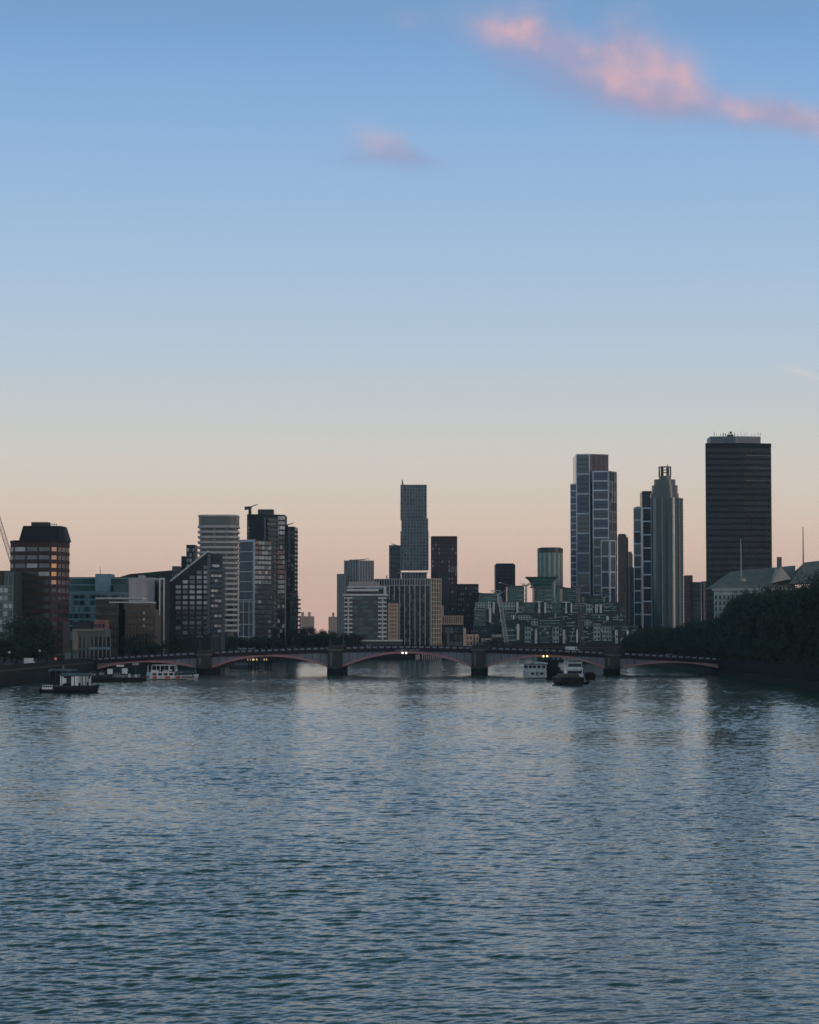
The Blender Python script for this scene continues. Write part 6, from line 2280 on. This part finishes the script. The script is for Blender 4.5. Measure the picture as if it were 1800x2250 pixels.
# jetty with piles, seen through the second arch
r = thing('jetty', 'dark timber jetty with warm lights seen through the second arch', 'jetty', (X(560, 905, 1460), 905.0, 0))
lbox(r, 'platform', -13, 8, -2, 2, 2.7, 3.4, M('jetty_dark', (.02, .02, .02)))
for x in (-12, -2.2, -1.2, .4, 1.4, 4.3, 5.3, 6.4):
    b = MB()
    b.tube((x, -2.1, -2), (x, -2.1, 4.3), .3, .28, 8)
    b.build('pile', M('jetty_dark'), r, local=True)
lbox(r, 'cabin', -6, 3, -.6, 1.8, 3.4, 4.6, M('jetty_cabin', (.06, .055, .05)))
for x, w_ in ((-2.8, .8), (-1.7, 1.6), (.2, 1.0), (3.6, 1.2)):
    lbox(r, 'warm_glow_window', x, x + w_, -.75, -.6, 3.5, 4.25, M('jetty_light', (.3, .25, .15), emit=(1, .72, .38), estr=.6))
r = boat('moored_launch', 'blue-grey launch lying under the jetty behind the second arch', 540, 925, math.radians(3), 'boats on the river')
hull(r, 13, 4, 1.3, M('launch_blue', (.06, .075, .09)), bow=.3, sheer=.5)
lbox(r, 'cabin', -4.5, 2.5, -1.5, 1.5, 1.3, 2.4, M('launch_cabin', (.14, .15, .16)))

# pale fender piles on the far bank under the middle arch
r = thing('fender_piles', 'row of pinkish white piles on the far bank seen under the middle arch', 'piles', (X(940, 1240), 1240.0, 0))
for k in range(10):
    b = MB()
    b.tube((-4.2 + k * 1.1 + 1.4, 0, -2), (-4.2 + k * 1.1 + 1.4, 0, 2.6), .3, .3, 8)
    b.build('pile', M('pile_pink', (.48, .36, .35)), r, local=True)
lbox(r, 'pile_beam', -3.2, 8, .35, .8, 2.2, 2.9, M('pile_beam', (.14, .11, .11)))
lbox(r, 'pale_block', -6.6, -4.2, -.2, 1.4, -1, 2.4, M('pile_pink'))

# ------------------------------------------------------------------ vehicles
def car(px, n, label, mat, van=False, zroad=None, pos=None, rz=None):
    if pos is None:
        s = s_of(px)
        p = bp(s, n)
        pos = (p[0], p[1], zpar(s) - .75)
        rz = -BA
    r = thing('van' if van else 'car', label, 'van' if van else 'car', pos, rz, 'vehicles on the roads')
    b = MB()
    if van:
        pr = [(-2.5, .35), (2.5, .35), (2.5, 1.1), (1.95, 1.35), (1.5, 2.3), (-2.5, 2.4)]
    else:
        pr = [(-2.15, .3), (2.15, .3), (2.15, .75), (1.3, .92), (.55, 1.42), (-1.2, 1.45), (-2.0, .98), (-2.15, .9)]
    n_ = len(pr)
    b.v = [(x, -.88, z) for x, z in pr] + [(x, .88, z) for x, z in pr]
    b.f = [tuple(range(n_)), tuple(range(2 * n_ - 1, n_ - 1, -1))] + [(i, i + n_, (i + 1) % n_ + n_, (i + 1) % n_) for i in range(n_)]
    b.m = [0] * len(b.f)
    b.build('body', mat, r, local=True)
    for x in ((.9, 1.6) if van else (-1.0, .0)):
        lbox(r, 'side_window', x, x + (.5 if van else .8), -.9, .9, 1.35 if van else .95, 2.05 if van else 1.35, glassd)
    for x in (-1.4, 1.4):
        for y in (-.8, .8):
            b = MB()
            b.tube((x, y - .12, .32), (x, y + .12, .32), .32, .32, 12)
            b.build('wheel', blackm, r, local=True)


carw = M('white_car_paint', (.6, .6, .6), rough=.3, spec=.6)
cars = M('silver_car_paint', (.30, .31, .33), rough=.3, spec=.6)
carr = M('red_car_paint', (.20, .03, .03), rough=.3, spec=.6)
cark = M('dark_car_paint', (.03, .03, .035), rough=.3, spec=.6)
car(1258, -6, 'white van driving over the bridge, above the moored boats', carw, True)
car(1296, -6, 'small red car on the bridge right of the white van', carr)
car(1474, -6, 'silver car on the right end of the bridge below the trees', cars)
car(640, -6, 'dark car on the bridge left of the second pier', cark)
car(812, -6, 'silver car on the bridge left of the middle arch', cars)
car(0, 0, 'white van parked on the left embankment road below the trees', carw, True, pos=(X(66, 690), 690, G - .4), rz=math.radians(80))
car(0, 0, 'dark car parked on the left embankment road beside the trees', cark, False, pos=(X(20, 690), 690, G - .4), rz=math.radians(84))

# lamp posts along the left embankment
for k, (Yl, lb) in enumerate(((560, 'embankment lamp post nearest the left picture edge'), (615, 'embankment lamp post left of the parked white van'), (670, 'embankment lamp post right of the parked white van'),
                              (725, 'embankment lamp post nearest the bridge on the left bank'))):
    xx = -116.5
    r = thing('street_lamp', lb, 'lamp post', (xx, Yl, G - .4), 0, 'lamps along the left embankment')
    b = MB()
    b.tube((0, 0, 0), (0, 0, 1.2), .28, .2, 8)
    b.build('base', steel, r, local=True)
    b = MB()
    b.tube((0, 0, 1.2), (0, 0, 3.9), .12, .08, 8)
    b.build('column', steel, r, local=True)
    b = MB()
    for j in range(4):
        a0, a1 = math.pi * j / 4, math.pi * (j + 1) / 4
        b.tube((0, 0, 4.25 - .38 * math.cos(a0)), (0, 0, 4.25 - .38 * math.cos(a1)), max(.03, .38 * math.sin(a0)), max(.03, .38 * math.sin(a1)), 10)
    b.build('globe', M('lamp_globe', (.55, .55, .55), rough=.3), r, local=True)

# ------------------------------------------------------------------ evening haze
hz = MB()
hz.box(-6300, 6300, -750, 7300, -6.5, 195)
hm = bpy.data.materials.new('haze_air')
hm.use_nodes = True
for n in list(hm.node_tree.nodes):
    hm.node_tree.nodes.remove(n)
ho = hm.node_tree.nodes.new('ShaderNodeOutputMaterial')
hv = hm.node_tree.nodes.new('ShaderNodeVolumePrincipled')
hv.inputs['Color'].default_value = (.62, .84, 1.0, 1)
hv.inputs['Density'].default_value = 5.0e-5
hv.inputs['Anisotropy'].default_value = 0.0
hm.node_tree.links.new(hv.outputs[0], ho.inputs['Volume'])
hob = hz.build('haze', hm)
hob['kind'] = 'stuff'
hob['label'] = 'thin even evening haze over the river and city'
